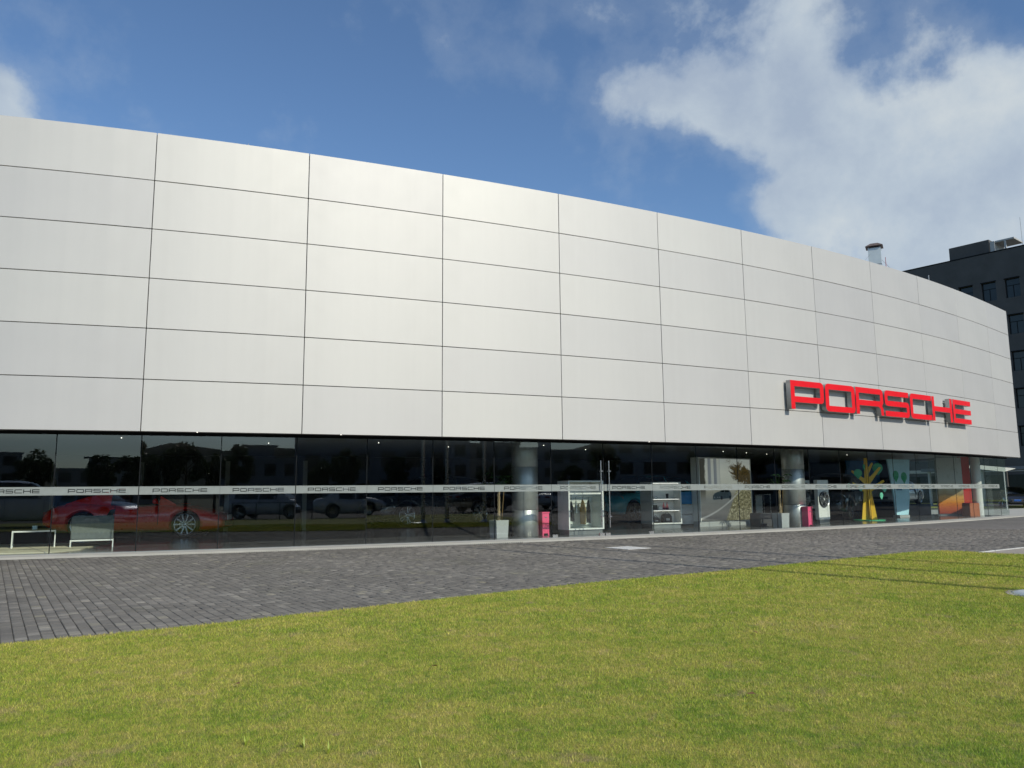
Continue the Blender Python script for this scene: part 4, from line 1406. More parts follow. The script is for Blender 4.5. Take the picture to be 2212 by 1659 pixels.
def car_body(spec):
    L, W = spec['L'], spec['W']
    xs = spec['xs'] if 'xs' in spec else list(np.linspace(-L / 2, L / 2, 27))
    xs = [-L / 2, -L / 2 + .04, -L / 2 + .12] + list(np.linspace(-L / 2 + .28, L / 2 - .28, 24)) + [L / 2 - .12, L / 2 - .04, L / 2]
    m_ = MB()
    rings = []
    for x in xs:
        q = abs(2 * x / L)
        e = max(0., (q - .72) / .28)
        wy = W / 2 * (1 - .20 * e ** 2.2 - .04 * (1 - math.cos(q * 1.2)))
        zt = interp(spec['top'], x); zb = interp(spec['bot'], x)
        hgt = zt - zb
        sh = spec.get('shoulder', .86)
        ring = [(0, zb), (wy * .80, zb), (wy * .955, zb + hgt * .07), (wy * .995, zb + hgt * .28), (wy * 1.0, zb + hgt * .52), (wy * .985, zb + hgt * .74), (wy * .93, zb + hgt * .90), (wy * sh, zt - .012), (wy * .5, zt + .012), (0, zt + .02)]
        full = [(x, y, z) for y, z in ring] + [(x, -y, z) for y, z in ring[1:-1][::-1]]
        rings.append(full)
    n_ = len(rings[0])
    vs = [p for r in rings for p in r]
    fs = [(i * n_ + j, i * n_ + (j + 1) % n_, (i + 1) * n_ + (j + 1) % n_, (i + 1) * n_ + j) for i in range(len(rings) - 1) for j in range(n_)]
    fs += [tuple(range(n_))[::-1], tuple((len(rings) - 1) * n_ + j for j in range(n_))]
    m_.add(vs, fs, sm=True)
    me = m_.mesh('body', spec_paint)
    o = bpy.data.objects.new('tmp_body', me); C.objects.link(o)
    sub = o.modifiers.new('s', 'SUBSURF'); sub.levels = 1; sub.render_levels = 1
    cut = MB()
    for xw in (spec['xr'], spec['xf']):
        cut.lathe([(.0001, -2), (spec['R'] + .045, -2), (spec['R'] + .045, 2), (.0001, 2)], n=40, axis='y', M=Matrix.Translation((xw, 0, spec['R'])))
    # only hollow the sides: two cutters either side of the centre
    cuts = []
    for xw in (spec['xr'], spec['xf']):
        for sgn_ in (-1, 1):
            c_ = MB()
            y0, y1 = (.5 * W - .30) * sgn_, (.5 * W + .3) * sgn_
            ya, yb_ = min(y0, y1), max(y0, y1)
            c_.lathe([(.0001, ya), (spec['R'] + .05, ya), (spec['R'] + .05, yb_), (.0001, yb_)], n=36, axis='y', M=Matrix.Translation((xw, 0, spec['R'])))
            cme = c_.mesh('cutter', BLACK)
            bmx = bmesh.new(); bmx.from_mesh(cme); bmesh.ops.remove_doubles(bmx, verts=bmx.verts, dist=.001); bmesh.ops.recalc_face_normals(bmx, faces=bmx.faces); bmx.to_mesh(cme); bmx.free()
            co = bpy.data.objects.new('cutter', cme); C.objects.link(co); cuts.append(co)
            bo = o.modifiers.new('b', 'BOOLEAN'); bo.object = co; bo.operation = 'DIFFERENCE'; bo.solver = 'EXACT'
    dg = bpy.context.evaluated_depsgraph_get(); dg.update()
    res = bpy.data.meshes.new_from_object(o.evaluated_get(dg))
    bpy.data.objects.remove(o)
    for c_ in cuts: bpy.data.objects.remove(c_)
    return res


def car_cabin(spec):
    """greenhouse: side glass, screens, pillars and roof as separate meshes"""
    W = spec['W']
    st = spec['cab']  # list of (x, z_roof, side flag, top flag)
    glass, paint = MB(), MB()
    rings = []
    for x, zr, fs_, ft in st:
        zb = interp(spec['top'], x) - .03
        h = max(zr - zb, .0)
        wb = W / 2 * (spec.get('shoulder', .86) + .03)
        wr = wb - .42 * h
        rings.append([(wb, zb), (wb - .14 * h, zb + .45 * h), (wr, zb + .93 * h), (wr - .12, zb + h), (wr * .5, zb + h * 1.02 + .01), (0, zb + h * 1.02 + .02)])
    for i in range(len(st) - 1):
        x0, x1 = st[i][0], st[i + 1][0]
        for sg in (1, -1):
            for j in range(5):
                a0, a1 = rings[i][j], rings[i][j + 1]; b0, b1 = rings[i + 1][j], rings[i + 1][j + 1]
                flag = st[i][2] if j < 2 else st[i][3]
                tgt = glass if flag == 'g' else paint
                tgt.add([(x0, sg * a0[0], a0[1]), (x1, sg * b0[0], b0[1]), (x1, sg * b1[0], b1[1]), (x0, sg * a1[0], a1[1])], [(0, 1, 2, 3)], sm=True)
    out = []
    for mb, nm, mt in ((glass, 'windows', CARGLASS), (paint, 'roof', spec_paint)):
        me = mb.mesh(nm, mt)
        bmx = bmesh.new(); bmx.from_mesh(me)
        bmesh.ops.remove_doubles(bmx, verts=bmx.verts, dist=.0008)
        bmesh.ops.recalc_face_normals(bmx, faces=bmx.faces)
        bmx.to_mesh(me); bmx.free()
        for p in me.polygons: p.use_smooth = True
        out.append(me)
    return out


spec_paint = RED
SPECS = {
    'sports': dict(L=4.38, W=1.80, R=.335, rim=.268, tw=.24, xf=1.29, xr=-1.18, shoulder=.80,
                   top=[(-2.19, .58), (-2.1, .74), (-1.8, .86), (-1.3, .91), (-.6, .86), (.2, .82), (.75, .86), (1.3, .80), (1.8, .68), (2.1, .54), (2.19, .44)],
                   bot=[(-2.19, .36), (-2.0, .24), (-1.6, .17), (1.6, .16), (2.0, .17), (2.19, .26)],
                   cab=[(-1.62, .88, 'p', 'p'), (-1.2, 1.04, 'p', 'g'), (-.75, 1.18, 'p', 'g'), (-.55, 1.24, 'g', 'p'), (-.2, 1.28, 'g', 'p'), (.12, 1.265, 'g', 'p'), (.22, 1.25, 'g', 'g'), (.62, 1.07, 'p', 'g'), (1.02, .845, 'p', 'g')]),
    'suv': dict(L=4.80, W=1.95, R=.385, rim=.29, tw=.26, xf=1.50, xr=-1.38, shoulder=.84,
                top=[(-2.4, .80), (-2.3, 1.00), (-2.0, 1.10), (-1.0, 1.08), (.5, 1.05), (1.1, 1.06), (1.7, 1.0), (2.15, .90), (2.34, .74), (2.4, .62)],
                bot=[(-2.4, .50), (-2.2, .34), (-1.8, .24), (1.8, .23), (2.2, .26), (2.4, .38)],
                cab=[(-2.25, 1.06, 'p', 'g'), (-1.95, 1.38, 'p', 'g'), (-1.72, 1.52, 'g', 'p'), (-1.2, 1.60, 'g', 'p'), (-.60, 1.64, 'p', 'p'), (-.52, 1.645, 'g', 'p'), (-.0, 1.65, 'g', 'p'), (.42, 1.60, 'g', 'g'), (.85, 1.38, 'p', 'g'), (1.32, 1.04, 'p', 'g')]),
    'sedan': dict(L=4.70, W=1.80, R=.33, rim=.235, tw=.21, xf=1.42, xr=-1.35, shoulder=.84,
                  top=[(-2.35, .62), (-2.28, .86), (-2.1, .98), (-1.6, 1.0), (-.6, .95), (.5, .93), (1.0, .96), (1.6, .87), (2.1, .75), (2.28, .6), (2.35, .5)],
                  bot=[(-2.35, .42), (-2.2, .28), (-1.8, .20), (1.8, .19), (2.2, .21), (2.35, .32)],
                  cab=[(-1.85, .98, 'p', 'g'), (-1.4, 1.22, 'p', 'g'), (-1.05, 1.38, 'g', 'p'), (-.55, 1.455, 'g', 'p'), (-.28, 1.465, 'p', 'p'), (-.20, 1.47, 'g', 'p'), (.25, 1.45, 'g', 'g'), (.60, 1.30, 'p', 'g'), (1.22, .94, 'p', 'g')]),
}
SPECS['hatch'] = dict(SPECS['sedan'], L=4.35, xf=1.30, xr=-1.28,
                      top=[(-2.18, .62), (-2.12, .9), (-1.95, 1.02), (-1.4, 1.0), (-.6, .97), (.5, .97), (1.0, .99), (1.5, .9), (1.95, .76), (2.12, .6), (2.18, .5)],
                      bot=[(-2.18, .42), (-2.0, .28), (-1.6, .20), (1.6, .19), (2.0, .21), (2.18, .32)],
                      cab=[(-2.08, .98, 'p', 'g'), (-1.82, 1.28, 'p', 'g'), (-1.55, 1.43, 'g', 'p'), (-.9, 1.51, 'g', 'p'), (-.38, 1.53, 'p', 'p'), (-.30, 1.53, 'g', 'p'), (.15, 1.52, 'g', 'g'), (.6, 1.34, 'p', 'g'), (1.22, .98, 'p', 'g')])


def make_car(kind, name, paint, loc, rz, label, cat='car', rimmat=RIM, spokes=5, twin=True, plate=PLATEW, group=None, z=0., sc=1.22):
    global spec_paint
    sp = SPECS[kind]
    spec_paint = paint
    if kind not in CAR_CACHE:
        body = car_body(sp); win, roof = car_cabin(sp)
        CAR_CACHE[kind] = (body, win, roof)
    body, win, roof = CAR_CACHE[kind]
    t = empty(name, (*loc, z), rz, label, cat, group)
    t.scale = (sc, sc, sc)
    bme = body.copy(); bme.materials.clear(); bme.materials.append(paint)
    for p in bme.polygons: p.material_index = 0; p.use_smooth = True
    rme = roof.copy(); rme.materials.clear(); rme.materials.append(paint)
    bo = link(bpy.data.objects.new('body', bme), t)
    link(bpy.data.objects.new('windows', win), t)
    link(bpy.data.objects.new('roof', rme), t)
    L, W, R_ = sp['L'], sp['W'], sp['R']
    # seats so that the cabin is not empty, and floor block
    MB().box(sp['xr'] + .3, sp['xf'] - .5, -W / 2 + .25, W / 2 - .25, .45, interp(sp['top'], 0) - .05).build('interior', BLACK, t)
    key = (kind, 'wheel', rimmat.name, spokes, twin)
    if key not in CAR_CACHE:
        CAR_CACHE[key] = (rim_mesh('rim', sp['rim'], sp['tw'] * .9, spokes, twin, rimmat), tyre_mesh(R_, sp['rim'], sp['tw']))
    rim, tyre = CAR_CACHE[key]
    yw = W / 2 - sp['tw'] / 2 - .015
    for xw in (sp['xf'], sp['xr']):
        wheel(t, xw, -yw, R_, sp['rim'], sp['tw'], rim, tyre, False)
        wheel(t, xw, yw, R_, sp['rim'], sp['tw'], rim, tyre, True)
    zh = interp(sp['top'], L / 2 - .35) - .10
    for sg in (-1, 1):
        m_ = MB().lathe([(0.001, .05), (.06, .045), (.10, .02), (.11, 0)], n=18, M=Matrix.Translation((L / 2 - .36, sg * (W / 2 - .26), zh)) @ Matrix.Rotation(R(14) * sg, 4, 'Z') @ Matrix.Rotation(R(62), 4, 'Y') @ Matrix.Scale(1.6, 4, (0, 1, 0)))
        m_.build('headlight', LAMPG, t)
        zt_ = interp(sp['top'], -L / 2 + .1) - .12
        MB().box(-L / 2 - .005, -L / 2 + .10, sg * W / 2 * .45 - .18, sg * W / 2 * .45 + .18, zt_ - .05, zt_ + .05).build('tail_light', TAIL, t)
        zm = interp(sp['top'], sp['cab'][-2][0])
        mm = MB().lathe([(0.001, -.10), (.055, -.09), (.075, 0), (.055, .09), (.001, .10)], n=12, M=Matrix.Translation((sp['cab'][-2][0] - .05, sg * (W / 2 + .04), zm + .07)) @ Matrix.Rotation(PI / 2, 4, 'X') @ Matrix.Scale(.7, 4, (1, 0, 0)))
        mm.tube((sp['cab'][-2][0], sg * (W / 2 - .16), zm), (sp['cab'][-2][0] - .03, sg * (W / 2 + .0), zm + .04), .02, n=6)
        mm.build('mirror', paint, t)
        # door shut lines and handle
        dl = MB()
        for xd in ((sp['cab'][-2][0] + .02, sp['cab'][3][0] + .15) if kind == 'sports' else (sp['cab'][-2][0] + .1, -.24, -1.05)):
            dl.box(xd - .004, xd + .004, sg * (W / 2 - .03), sg * (W / 2 + .003), .34, interp(sp['top'], xd) - .06)
        dl.build('door_gap', BLACK, t)
        MB().box(-.15, .02, sg * (W / 2 - .03), sg * (W / 2 + .012), .80 * interp(sp['top'], 0) - .01, .80 * interp(sp['top'], 0) + .012).build('door_handle', paint, t)
    # grille / air intakes and plate
    MB().box(L / 2 - .05, L / 2 + .012, -.45, .45, .28, .40).build('air_intake', BLACK, t)
    if kind != 'sports':
        gz = interp(sp['top'], L / 2 - .1) - .10
        gr_ = MB().box(L / 2 - .12, L / 2 + .015, -.38, .38, gz - .16, gz + .02).build('grille', DTRIM, t)
        g2 = MB()
        for k in range(4): g2.box(L / 2 + .012, L / 2 + .022, -.36, .36, gz - .145 + k * .042, gz - .135 + k * .042)
        g2.box(L / 2 - .05, L / 2 + .024, -.40, .40, gz + .022, gz + .04); g2.box(L / 2 + .01, L / 2 + .026, -.01, .01, gz - .16, gz + .02)
        g2.build('grille_bar', CHROME, gr_)
    MB().box(L / 2 + .0, L / 2 + .028, -.22, .22, .42, .55).build('number_plate', plate, t)
    if kind == 'sports':
        for sg in (-1, 1):
            MB().prism([(-.62, .52), (-.50, .72), (-.38, .74), (-.47, .46)], 0, .02, M=Matrix.Translation((0, sg * (W / 2 - .012) + (0 if sg < 0 else .02), 0)) @ Matrix.Rotation(PI / 2, 4, 'X')).build('side_intake', BLACK, t)
    return t


def paintm(name, col, metal=.0, rough=.3):
    return pbr(name, col, rough, metal=metal, var=.02, coat=1.)


P_RED = paintm('red_paint', (.80, .022, .012)); P_BLUE = paintm('blue_paint', (.06, .62, .80), .0); P_BLK = paintm('black_paint', (.008, .009, .012))
P_WHT = paintm('white_paint', (.70, .72, .74)); P_SIL = paintm('silver_paint', (.62, .65, .70), .2); P_GRY = paintm('blue_grey_paint', (.22, .32, .48), .2)
P_DRK = paintm('dark_grey_paint', (.025, .027, .032), .3)

make_car('sports', 'sports_car', P_RED, (-11.9, 25.5), R(8), 'red sports coupe with silver ten-spoke wheels parked behind the low tables', spokes=10, twin=False, z=.05)
make_car('suv', 'suv', P_BLK, (-3.4, 33.0), R(218), 'black off-roader with silver five-spoke wheels in the dark showroom', 'suv', z=.05)
make_car('suv', 'suv', P_BLUE, (5.87, 36.0), R(220), 'bright blue off-roader between the clothes wardrobe and shelf showcase', 'suv', spokes=5, z=.05)
make_car('suv', 'suv', P_DRK, (14.6, 36.2), R(235), 'dark grey off-roader between the wheel board and the yellow tree', 'suv', rimmat=RIMDARK, z=.05)

# ---------------------------------------------------------------- furniture at the left
TB = empty('side_table', (-12.46, 19.78, .05), R(30), 'narrow steel-framed side table with a small tin, at the far left', 'table')
f = MB()
Wt, Dt, Ht = .95, .50, .45
for x in (0, Wt - .025):
    for y in (0, Dt - .025): f.box(x, x + .025, y, y + .025, 0, Ht)
f.box(.025, Wt - .025, 0, .025, Ht - .035, Ht); f.box(.025, Wt - .025, Dt - .025, Dt, Ht - .035, Ht)
f.box(0, .025, .025, Dt - .025, Ht - .035, Ht); f.box(Wt - .025, Wt, .025, Dt - .025, Ht - .035, Ht)
f.build('frame', WHITE, TB)
MB().box(0, Wt, 0, Dt, Ht + .002, Ht + .012).build('table_top', BLACK, TB)
o = MB().lathe([(0, 0), (.06, 0), (.06, .045), (.055, .05), (.06, .055), (.06, .10), (0, .10)], n=20).build('tin', pbr('pale_blue_tin', (.55, .68, .68), .4, var=.03), loc=(-12.18, 20.25, .515))
tag(o, 'small pale blue tin on the side table', 'tin')
SF = empty('sofa_bench', (-11.18, 20.1, .05), R(27), 'low grey upholstered armchair on a white steel frame, right of the side table', 'armchair')
f = MB(); Wt, Dt, Ht = .98, .75, .20
for x in (0, Wt - .025):
    for y in (0, Dt - .025): f.box(x, x + .025, y, y + .025, 0, Ht)
f.box(.025, Wt - .025, 0, .025, Ht - .035, Ht); f.box(.025, Wt - .025, Dt - .025, Dt, Ht - .035, Ht)
f.box(0, .025, .025, Dt - .025, Ht - .035, Ht); f.box(Wt - .025, Wt, .025, Dt - .025, Ht - .035, Ht)
f.build('frame', WHITE, SF)
bevel(MB().box(.01, Wt - .01, 0.0, .16, Ht + .002, .80).build('backrest', FABRIC, SF), .02)
bevel(MB().box(.12, Wt - .12, .165, Dt, Ht + .002, .42).build('seat_cushion', FABRIC, SF), .03)
for x in (.0, Wt - .115): bevel(MB().box(x + .005, x + .11, .165, Dt, Ht + .002, .62).build('armrest', FABRIC, SF), .02)
SF.name = 'armchair'
rg_ = MB().prism([fp(-6, 1.05), fp(-1.9, 1.15), fp(-1.45, 1.9), fp(-1.3, 5), fp(-6, 5)], .052, .075)
tag(rg_.build('floor_platform', RUG), 'pale beige low platform under the side table and armchair', 'platform')

# office chairs with star feet and a desk deeper in the room
for k, (x, y) in enumerate([(-8.6, 33.5), (-7.2, 33.9), (-5.9, 33.4), (-6.6, 35.5)]):
    ch = empty('swivel_chair', (x, y, .05), k * 1.1, ['leftmost dark swivel chair of the front three at the desk', 'middle dark swivel chair of the front three at the desk', 'rightmost dark swivel chair of the front three at the desk', 'dark swivel chair alone behind the other three'][k], 'chair', 'swivel chairs at the desk')
    st_ = MB()
    for q in range(5):
        a_ = q * 2 * PI / 5
        st_.tube((0, 0, .10), (math.cos(a_) * .32, math.sin(a_) * .32, .05), .02, .012, n=6)
    st_.tube((0, 0, .08), (0, 0, .45), .022, n=8)
    st_.build('star_foot', STEEL, ch)
    bevel(MB().box(-.24, .24, -.24, .24, .45, .52).build('seat', BLACK, ch), .02)
    bevel(MB().box(-.22, .22, .22, .27, .56, 1.0).build('backrest', BLACK, ch), .02)

# ---------------------------------------------------------------- right-hand displays
for k, (x, y, rz_, lab) in enumerate([(12.16, 31.05, R(33), 'white upright board carrying an alloy wheel, right of the second column'), (11.62, 31.5, R(33), 'white wheel board half hidden behind the second column')]):
    wbd = empty('wheel_board', (x, y, .05), rz_, lab, 'display board')
    MB().box(-.30, .30, .0, .14, 0, .15).build('plinth', SIGNSIDE, wbd)
    bevel(MB().box(-.34, .34, -.01, .16, .152, 1.68).build('panel', WHITE, wbd), .008)
    zc = .93
    if k == 0:
        rmm = rim_mesh('rim', .29, .06, 5, True, RIM)
        dsk = rim_mesh
    for zc, xc in ([(.93, 0)] if k == 0 else [(1.28, .02), (.62, .02)]):
        dk = MB().lathe([(.305, 0), (.305, -.02), (.001, -.02)], n=40, axis='y', M=Matrix.Translation((xc, -.012, zc))).build('wheel_recess', BLACK, wbd)
        ro = bpy.data.objects.new('alloy_wheel', rmm); link(ro, wbd); ro.location = (xc, -.042, zc)

# cut-out board tree
tr = empty('board_tree', (15.0, 33.5, .05), R(20), 'tall yellow cut-out tree of boards with round green leaves, on a green disc', 'display tree')
MB().lathe([(.0, .0), (.62, .0), (.62, .03), (.60, .04), (0, .04)], n=40).build('base_disc', GREEN, tr)


def board(pts, rz_, name='trunk_board', mt=YELLOW, th=.03):
    m_ = MB().prism(pts, -th / 2, th / 2, M=Matrix.Rotation(rz_, 4, 'Z') @ Matrix.Rotation(PI / 2, 4, 'X'))
    return m_.build(name, mt, tr)


trunk = [(-.30, .04), (-.08, .04), (-.05, 1.3), (-.62, 2.0), (-.55, 2.05), (-.06, 1.62), (-.05, 2.6), (.07, 2.6), (.08, 2.0), (.24, 2.36), (.29, 2.32), (.12, 1.75), (.14, 1.5), (.62, 2.15), (.70, 2.1), (.28, 1.45), (.75, 1.72), (.78, 1.65), (.22, 1.22), (.14, 1.05), (.22, .04), (.34, .04), (.12, 1.3), (.0, 1.3)]
board([(-.32, .04), (-.02, .04), (.0, 1.15), (.0, 2.62), (-.07, 2.62), (-.09, 1.75), (-.60, 2.12), (-.64, 2.05), (-.12, 1.55), (-.14, 1.35), (-.62, 1.62), (-.62, 1.55), (-.16, 1.2)], R(-18))
board([(.02, .04), (.32, .04), (.16, 1.2), (.70, 1.62), (.66, 1.70), (.16, 1.4), (.14, 1.55), (.60, 2.2), (.52, 2.24), (.12, 1.8), (.10, 1.95), (.30, 2.4), (.24, 2.43), (.08, 2.2), (.07, 2.62), (.0, 2.62), (.0, 1.15)], R(-32))
board([(-.2, .04), (.2, .04), (.07, 1.4), (.05, 2.5), (-.05, 2.5), (-.07, 1.4)], R(68))
for (a_, r_, z_, s_, mt) in [(3.3, .62, 1.98, .21, GREEN), (.2, .60, 2.2, .26, GREEN), (3.5, .62, 1.38, .14, LGREEN), (3.0, .20, 2.25, .13, GREEN), (-.4, .70, 1.35, .15, LGREEN), (5.2, .62, 1.05, .15, LGREEN), (2.7, .95, 1.45, .15, LGREEN)]:
    lf = [(math.cos(t_) * s_ * .78, math.sin(t_) * s_) for t_ in np.linspace(.35 * PI - PI, .65 * PI, 14)]
    lf = [(math.cos(t_) * s_ * .8, math.sin(t_) * s_ * .8) for t_ in np.linspace(-.15 * PI, 1.15 * PI, 14)] + [(0, -s_ * 1.2)]
    m_ = MB().prism(lf, -.012, .012, M=Matrix.Translation((math.cos(a_) * r_, math.sin(a_) * r_ * .6 - .12, z_)) @ Matrix.Rotation(random.uniform(-.5, .5), 4, 'Z') @ Matrix.Rotation(PI / 2, 4, 'X'))
    m_.build('leaf', mt, tr)

bp_ = empty('blue_board', (18.05, 36.9, .05), R(28), 'tall pale blue tapering board behind the yellow tree', 'display board')
o = MB().prism([(-.44, .12), (.44, .12), (.62, .95), (.60, 1.1), (.80, 2.68), (-.80, 2.68), (-.52, 1.0)], -.03, .03, M=Matrix.Rotation(PI / 2, 4, 'X')).build('panel', BLUEP, bp_)
MB().box(-.35, .35, -.15, .2, 0, .11).build('foot', GREYLAC, bp_)
for (x, z, s_) in ((-.28, 1.95, .26), (.30, 1.88, .26)):
    lf = [(math.cos(t_) * s_ * .8, math.sin(t_) * s_ * .8) for t_ in np.linspace(-.15 * PI, 1.15 * PI, 14)] + [(0, -s_ * 1.3)]
    MB().prism(lf, .032, .036, M=Matrix.Translation((x, 0, z)) @ Matrix.Rotation(PI / 2, 4, 'X')).build('printed_leaf', GREEN, bp_)
for (x, z, w1, h1) in ((-.2, 1.38, .26, .07), (-.1, 1.25, .40, .06)):
    MB().box(x - w1 / 2, x + w1 / 2, -.036, -.032, z, z + h1).build('printed_caption', DBLUE, bp_)

dbp = empty('blue_backdrop', (18.9, 42.4, .05), R(24), 'deep blue printed backdrop wall behind the white sports car', 'backdrop')
MB().box(-1.3, 1.1, 0, .08, 0, 2.84).build('panel', DBLUE, dbp)
for q, (x, z, h) in enumerate([(-.9, 1.1, .9), (-.4, 1.2, 1.1), (.1, 1.0, 1.4)]):
    m_ = MB()
    for e in range(int(h / .14)):
        m_.box(x - .12 + (e % 3) * .02, x + .14 - (e % 2) * .03, -.006, -.002, z + e * .14, z + e * .14 + .10)
    m_.build('printed_stack', pbr('print_grey%d' % q, (.10 + q * .06, .12 + q * .05, .15 + q * .04), .5, var=.3, vscale=6), dbp)
ds = empty('field_backdrop', (20.75, 38.7, .05), R(-12), 'tall print of an orange flower field under pale sky', 'framed print')
uvquad('print', .0, 1.15, .10, 2.8, 0, DESERT, ds, .03)
MB().box(-.02, 1.17, .032, .10, .0, 2.83).build('backing', SIGNSIDE, ds)
pod = tag(bevel(MB().box(-2.2, 2.2, -1.0, 1.0, 0, .55).build('podium', INWALL, loc=(19.4, 40.3, .05), rz=R(225)), .02), 'dark low podium carrying the white sports car', 'podium')
make_car('sports', 'sports_car', P_WHT, (19.4, 40.3), R(225), 'white sports coupe raised on the dark podium near the right end', z=.60, spokes=5, sc=.98)
o = MB().box(-.35, .35, 0, .10, 0, 2.85).build('red_panel', REDP, loc=(22.1, 38.6, .05), rz=R(20)); tag(o, 'tall dark red panel near the right end of the showroom', 'panel')
bevel(o, .01)
o = MB().box(-.35, .35, -.2, .2, 0, .62).build('terracotta_box', TERRA, loc=(21.85, 37.9, .05), rz=R(25)); tag(o, 'terracotta coloured box below the red panel', 'box'); bevel(o, .01)
o = MB().box(-.06, .06, -.02, .02, 0, 2.85).build('dark_post', P_GRY, loc=(21.95, 39.3, .05), rz=R(20)); tag(o, 'narrow dark blue post left of the red panel', 'post'); bevel(o, .005)

# ------------------------------------------------------------------ roof exhaust
ex = empty('exhaust_duct', (16.45, 34.3, ZT - .06), R(-28), 'square metal exhaust duct with a peaked cowl rising above the roof', 'chimney')
zr = ZT - .06
MB().box(-.26, .26, -.26, .26, 0, 1.33).build('duct', CHIM, ex)
MB().box(-.268, .268, -.268, .268, 1.33, 1.37).build('flange', SIGNSIDE, ex)
MB().box(-.26, .26, -.26, .26, 1.37, 2.10).build('duct', CHIM, ex)
MB().box(-.27, .27, -.27, .27, 2.10, 2.125).build('flange', SIGNSIDE, ex)
m_ = MB()
for x in (-.22, .22):
    for y in (-.22, .22): m_.tube((x, y, 2.12), (x, y, 2.25), .012, n=6)
m_.build('cowl_post', SIGNSIDE, ex)
m_ = MB()
q = [(-.36, -.36, 2.20), (.36, -.36, 2.20), (.36, .36, 2.20), (-.36, .36, 2.20), (-.15, -.15, 2.36), (.15, -.15, 2.36), (.15, .15, 2.36), (-.15, .15, 2.36)]
m_.add(q, [(0, 1, 5, 4), (1, 2, 6, 5), (2, 3, 7, 6), (3, 0, 4, 7), (4, 5, 6, 7), (3, 2, 1, 0)])
m_.build('cowl', pbr('rusty_cowl', (.12, .09, .08), .7, var=.3, vscale=6), ex)
ld = MB()
for y in (-.02, .16):
    ld.tube((.42, y, 0), (.42, y, 1.66 - y), .014, n=6)
for z in (.5, .8, 1.1, 1.36): ld.tube((.42, -.02, z), (.42, .16, z), .012, n=6)
ld.build('ladder', REDM, ex)
for p0, p1, nm in [((16.0, 34.2, 11.9), (14.0, 32.9, 10.0), 'a'), ((16.5, 34.4, 11.7), (20.3, 37.4, 10.0), 'b')]:
    wv = MB(); w0 = Vector(p0) - Vector((16.2, 34.3, zr)); w1 = Vector(p1) - Vector((16.2, 34.3, zr))
    wv.tube(w0, w1, .006, n=4)
    wo_ = wv.build('guy_wire', SIGNSIDE, ex); wo_.rotation_euler = (0, 0, R(28))
o = MB().tube((0, 0, 0), (0, 0, .75), .02, n=6).build('roof_post', SIGNSIDE, loc=fp(31.5, .7, ZT - .1)); tag(o, 'thin metal post standing on the roof right of the duct', 'post')
o = MB().tube((0, 0, 0), (0, 0, .22), .01, n=6).build('roof_spike', SIGNSIDE, loc=fp(2.1, .2, ZT - .1)); tag(o, 'tiny metal spike on the roof edge at the left', 'spike')

# ------------------------------------------------------------------ dark office block behind
OB = empty('office_block', (47.4, 70, 0), math.atan2(.774, -.633), 'tall dark grey office block rising behind the right end of the showroom', 'building')
# local x runs along the visible wall away from the frame edge, local y into the building is negative


def hole_wall(x0, x1, z0, z1, holes, th):
    """wall slab with rectangular openings (front face y=0, goes to y=-th)"""
    m_ = MB()
    xs = sorted(set([x0, x1] + [h[0] for h in holes] + [h[1] for h in holes])); zs = sorted(set([z0, z1] + [h[2] for h in holes] + [h[3] for h in holes]))
    for a, b_ in zip(xs[:-1], xs[1:]):
        for c_, d_ in zip(zs[:-1], zs[1:]):
            cx1, cz1 = (a + b_) / 2, (c_ + d_) / 2
            if any(h[0] < cx1 < h[1] and h[2] < cz1 < h[3] for h in holes): continue
            m_.add([(a, 0, c_), (b_, 0, c_), (b_, 0, d_), (a, 0, d_)], [(0, 1, 2, 3)])
    for h in holes:
        a, b_, c_, d_ = h
        m_.add([(a, 0, c_), (b_, 0, c_), (b_, -th, c_), (a, -th, c_)], [(0, 1, 2, 3)])
        m_.add([(a, 0, d_), (b_, 0, d_), (b_, -th, d_), (a, -th, d_)], [(0, 1, 2, 3)])
        m_.add([(a, 0, c_), (a, 0, d_), (a, -th, d_), (a, -th, c_)], [(0, 1, 2, 3)])
        m_.add([(b_, 0, c_), (b_, 0, d_), (b_, -th, d_), (b_, -th, c_)], [(0, 1, 2, 3)])
    return m_


holes = []
for cxx in (-4.75, -2.75, -.75, 1.25, 3.25, 5.25, 7.25, 9.25):
    for r in range(6):
        holes.append((cxx - .62, cxx + .62, 18.95 - r * 3.45 + (.0), 20.75 - r * 3.45))
# wall turned so that its outside faces the viewer: the outside is local +y
wl = hole_wall(-9, 16, 0, 23.55, [h for h in holes if h[2] > 3.4], .35)
wl.build('wall', DBUILD, OB)
for h in holes:
    if h[2] < 3.4: continue
    a, b_, c_, d_ = h
    f = MB(); f.box(a, a + .05, -.30, -.24, c_, d_); f.box(b_ - .05, b_, -.30, -.24, c_, d_); f.box(a + .05, b_ - .05, -.30, -.24, d_ - .05, d_); f.box(a + .05, b_ - .05, -.30, -.24, c_, c_ + .05)
    f.box(a + .05, b_ - .05, -.30, -.24, c_ + 1.15, c_ + 1.2); f.box(a + .6, a + .65, -.30, -.24, c_ + .05, c_ + 1.15)
    fo = f.build('window_frame', DTRIM, OB)
    MB().box(a + .05, b_ - .05, -.285, -.27, c_ + .05, d_ - .05).build('pane', DGLASS, fo)
    MB().box(a - .04, b_ + .04, -.02, .06, d_ + .0, d_ + .07).build('lintel', DTRIM, fo)
m_ = MB().box(-9, 16, -24, -.36, 0, 23.5); m_.build('block', DBUILD, OB)
MB().box(-9.05, 16.05, -.36, .03, 23.552, 23.66).build('coping', DTRIM, OB)
MB().box(3.0, 6.6, -6, -.4, 23.6, 25.0).build('roof_hut', DBUILD, OB)
m_ = MB()
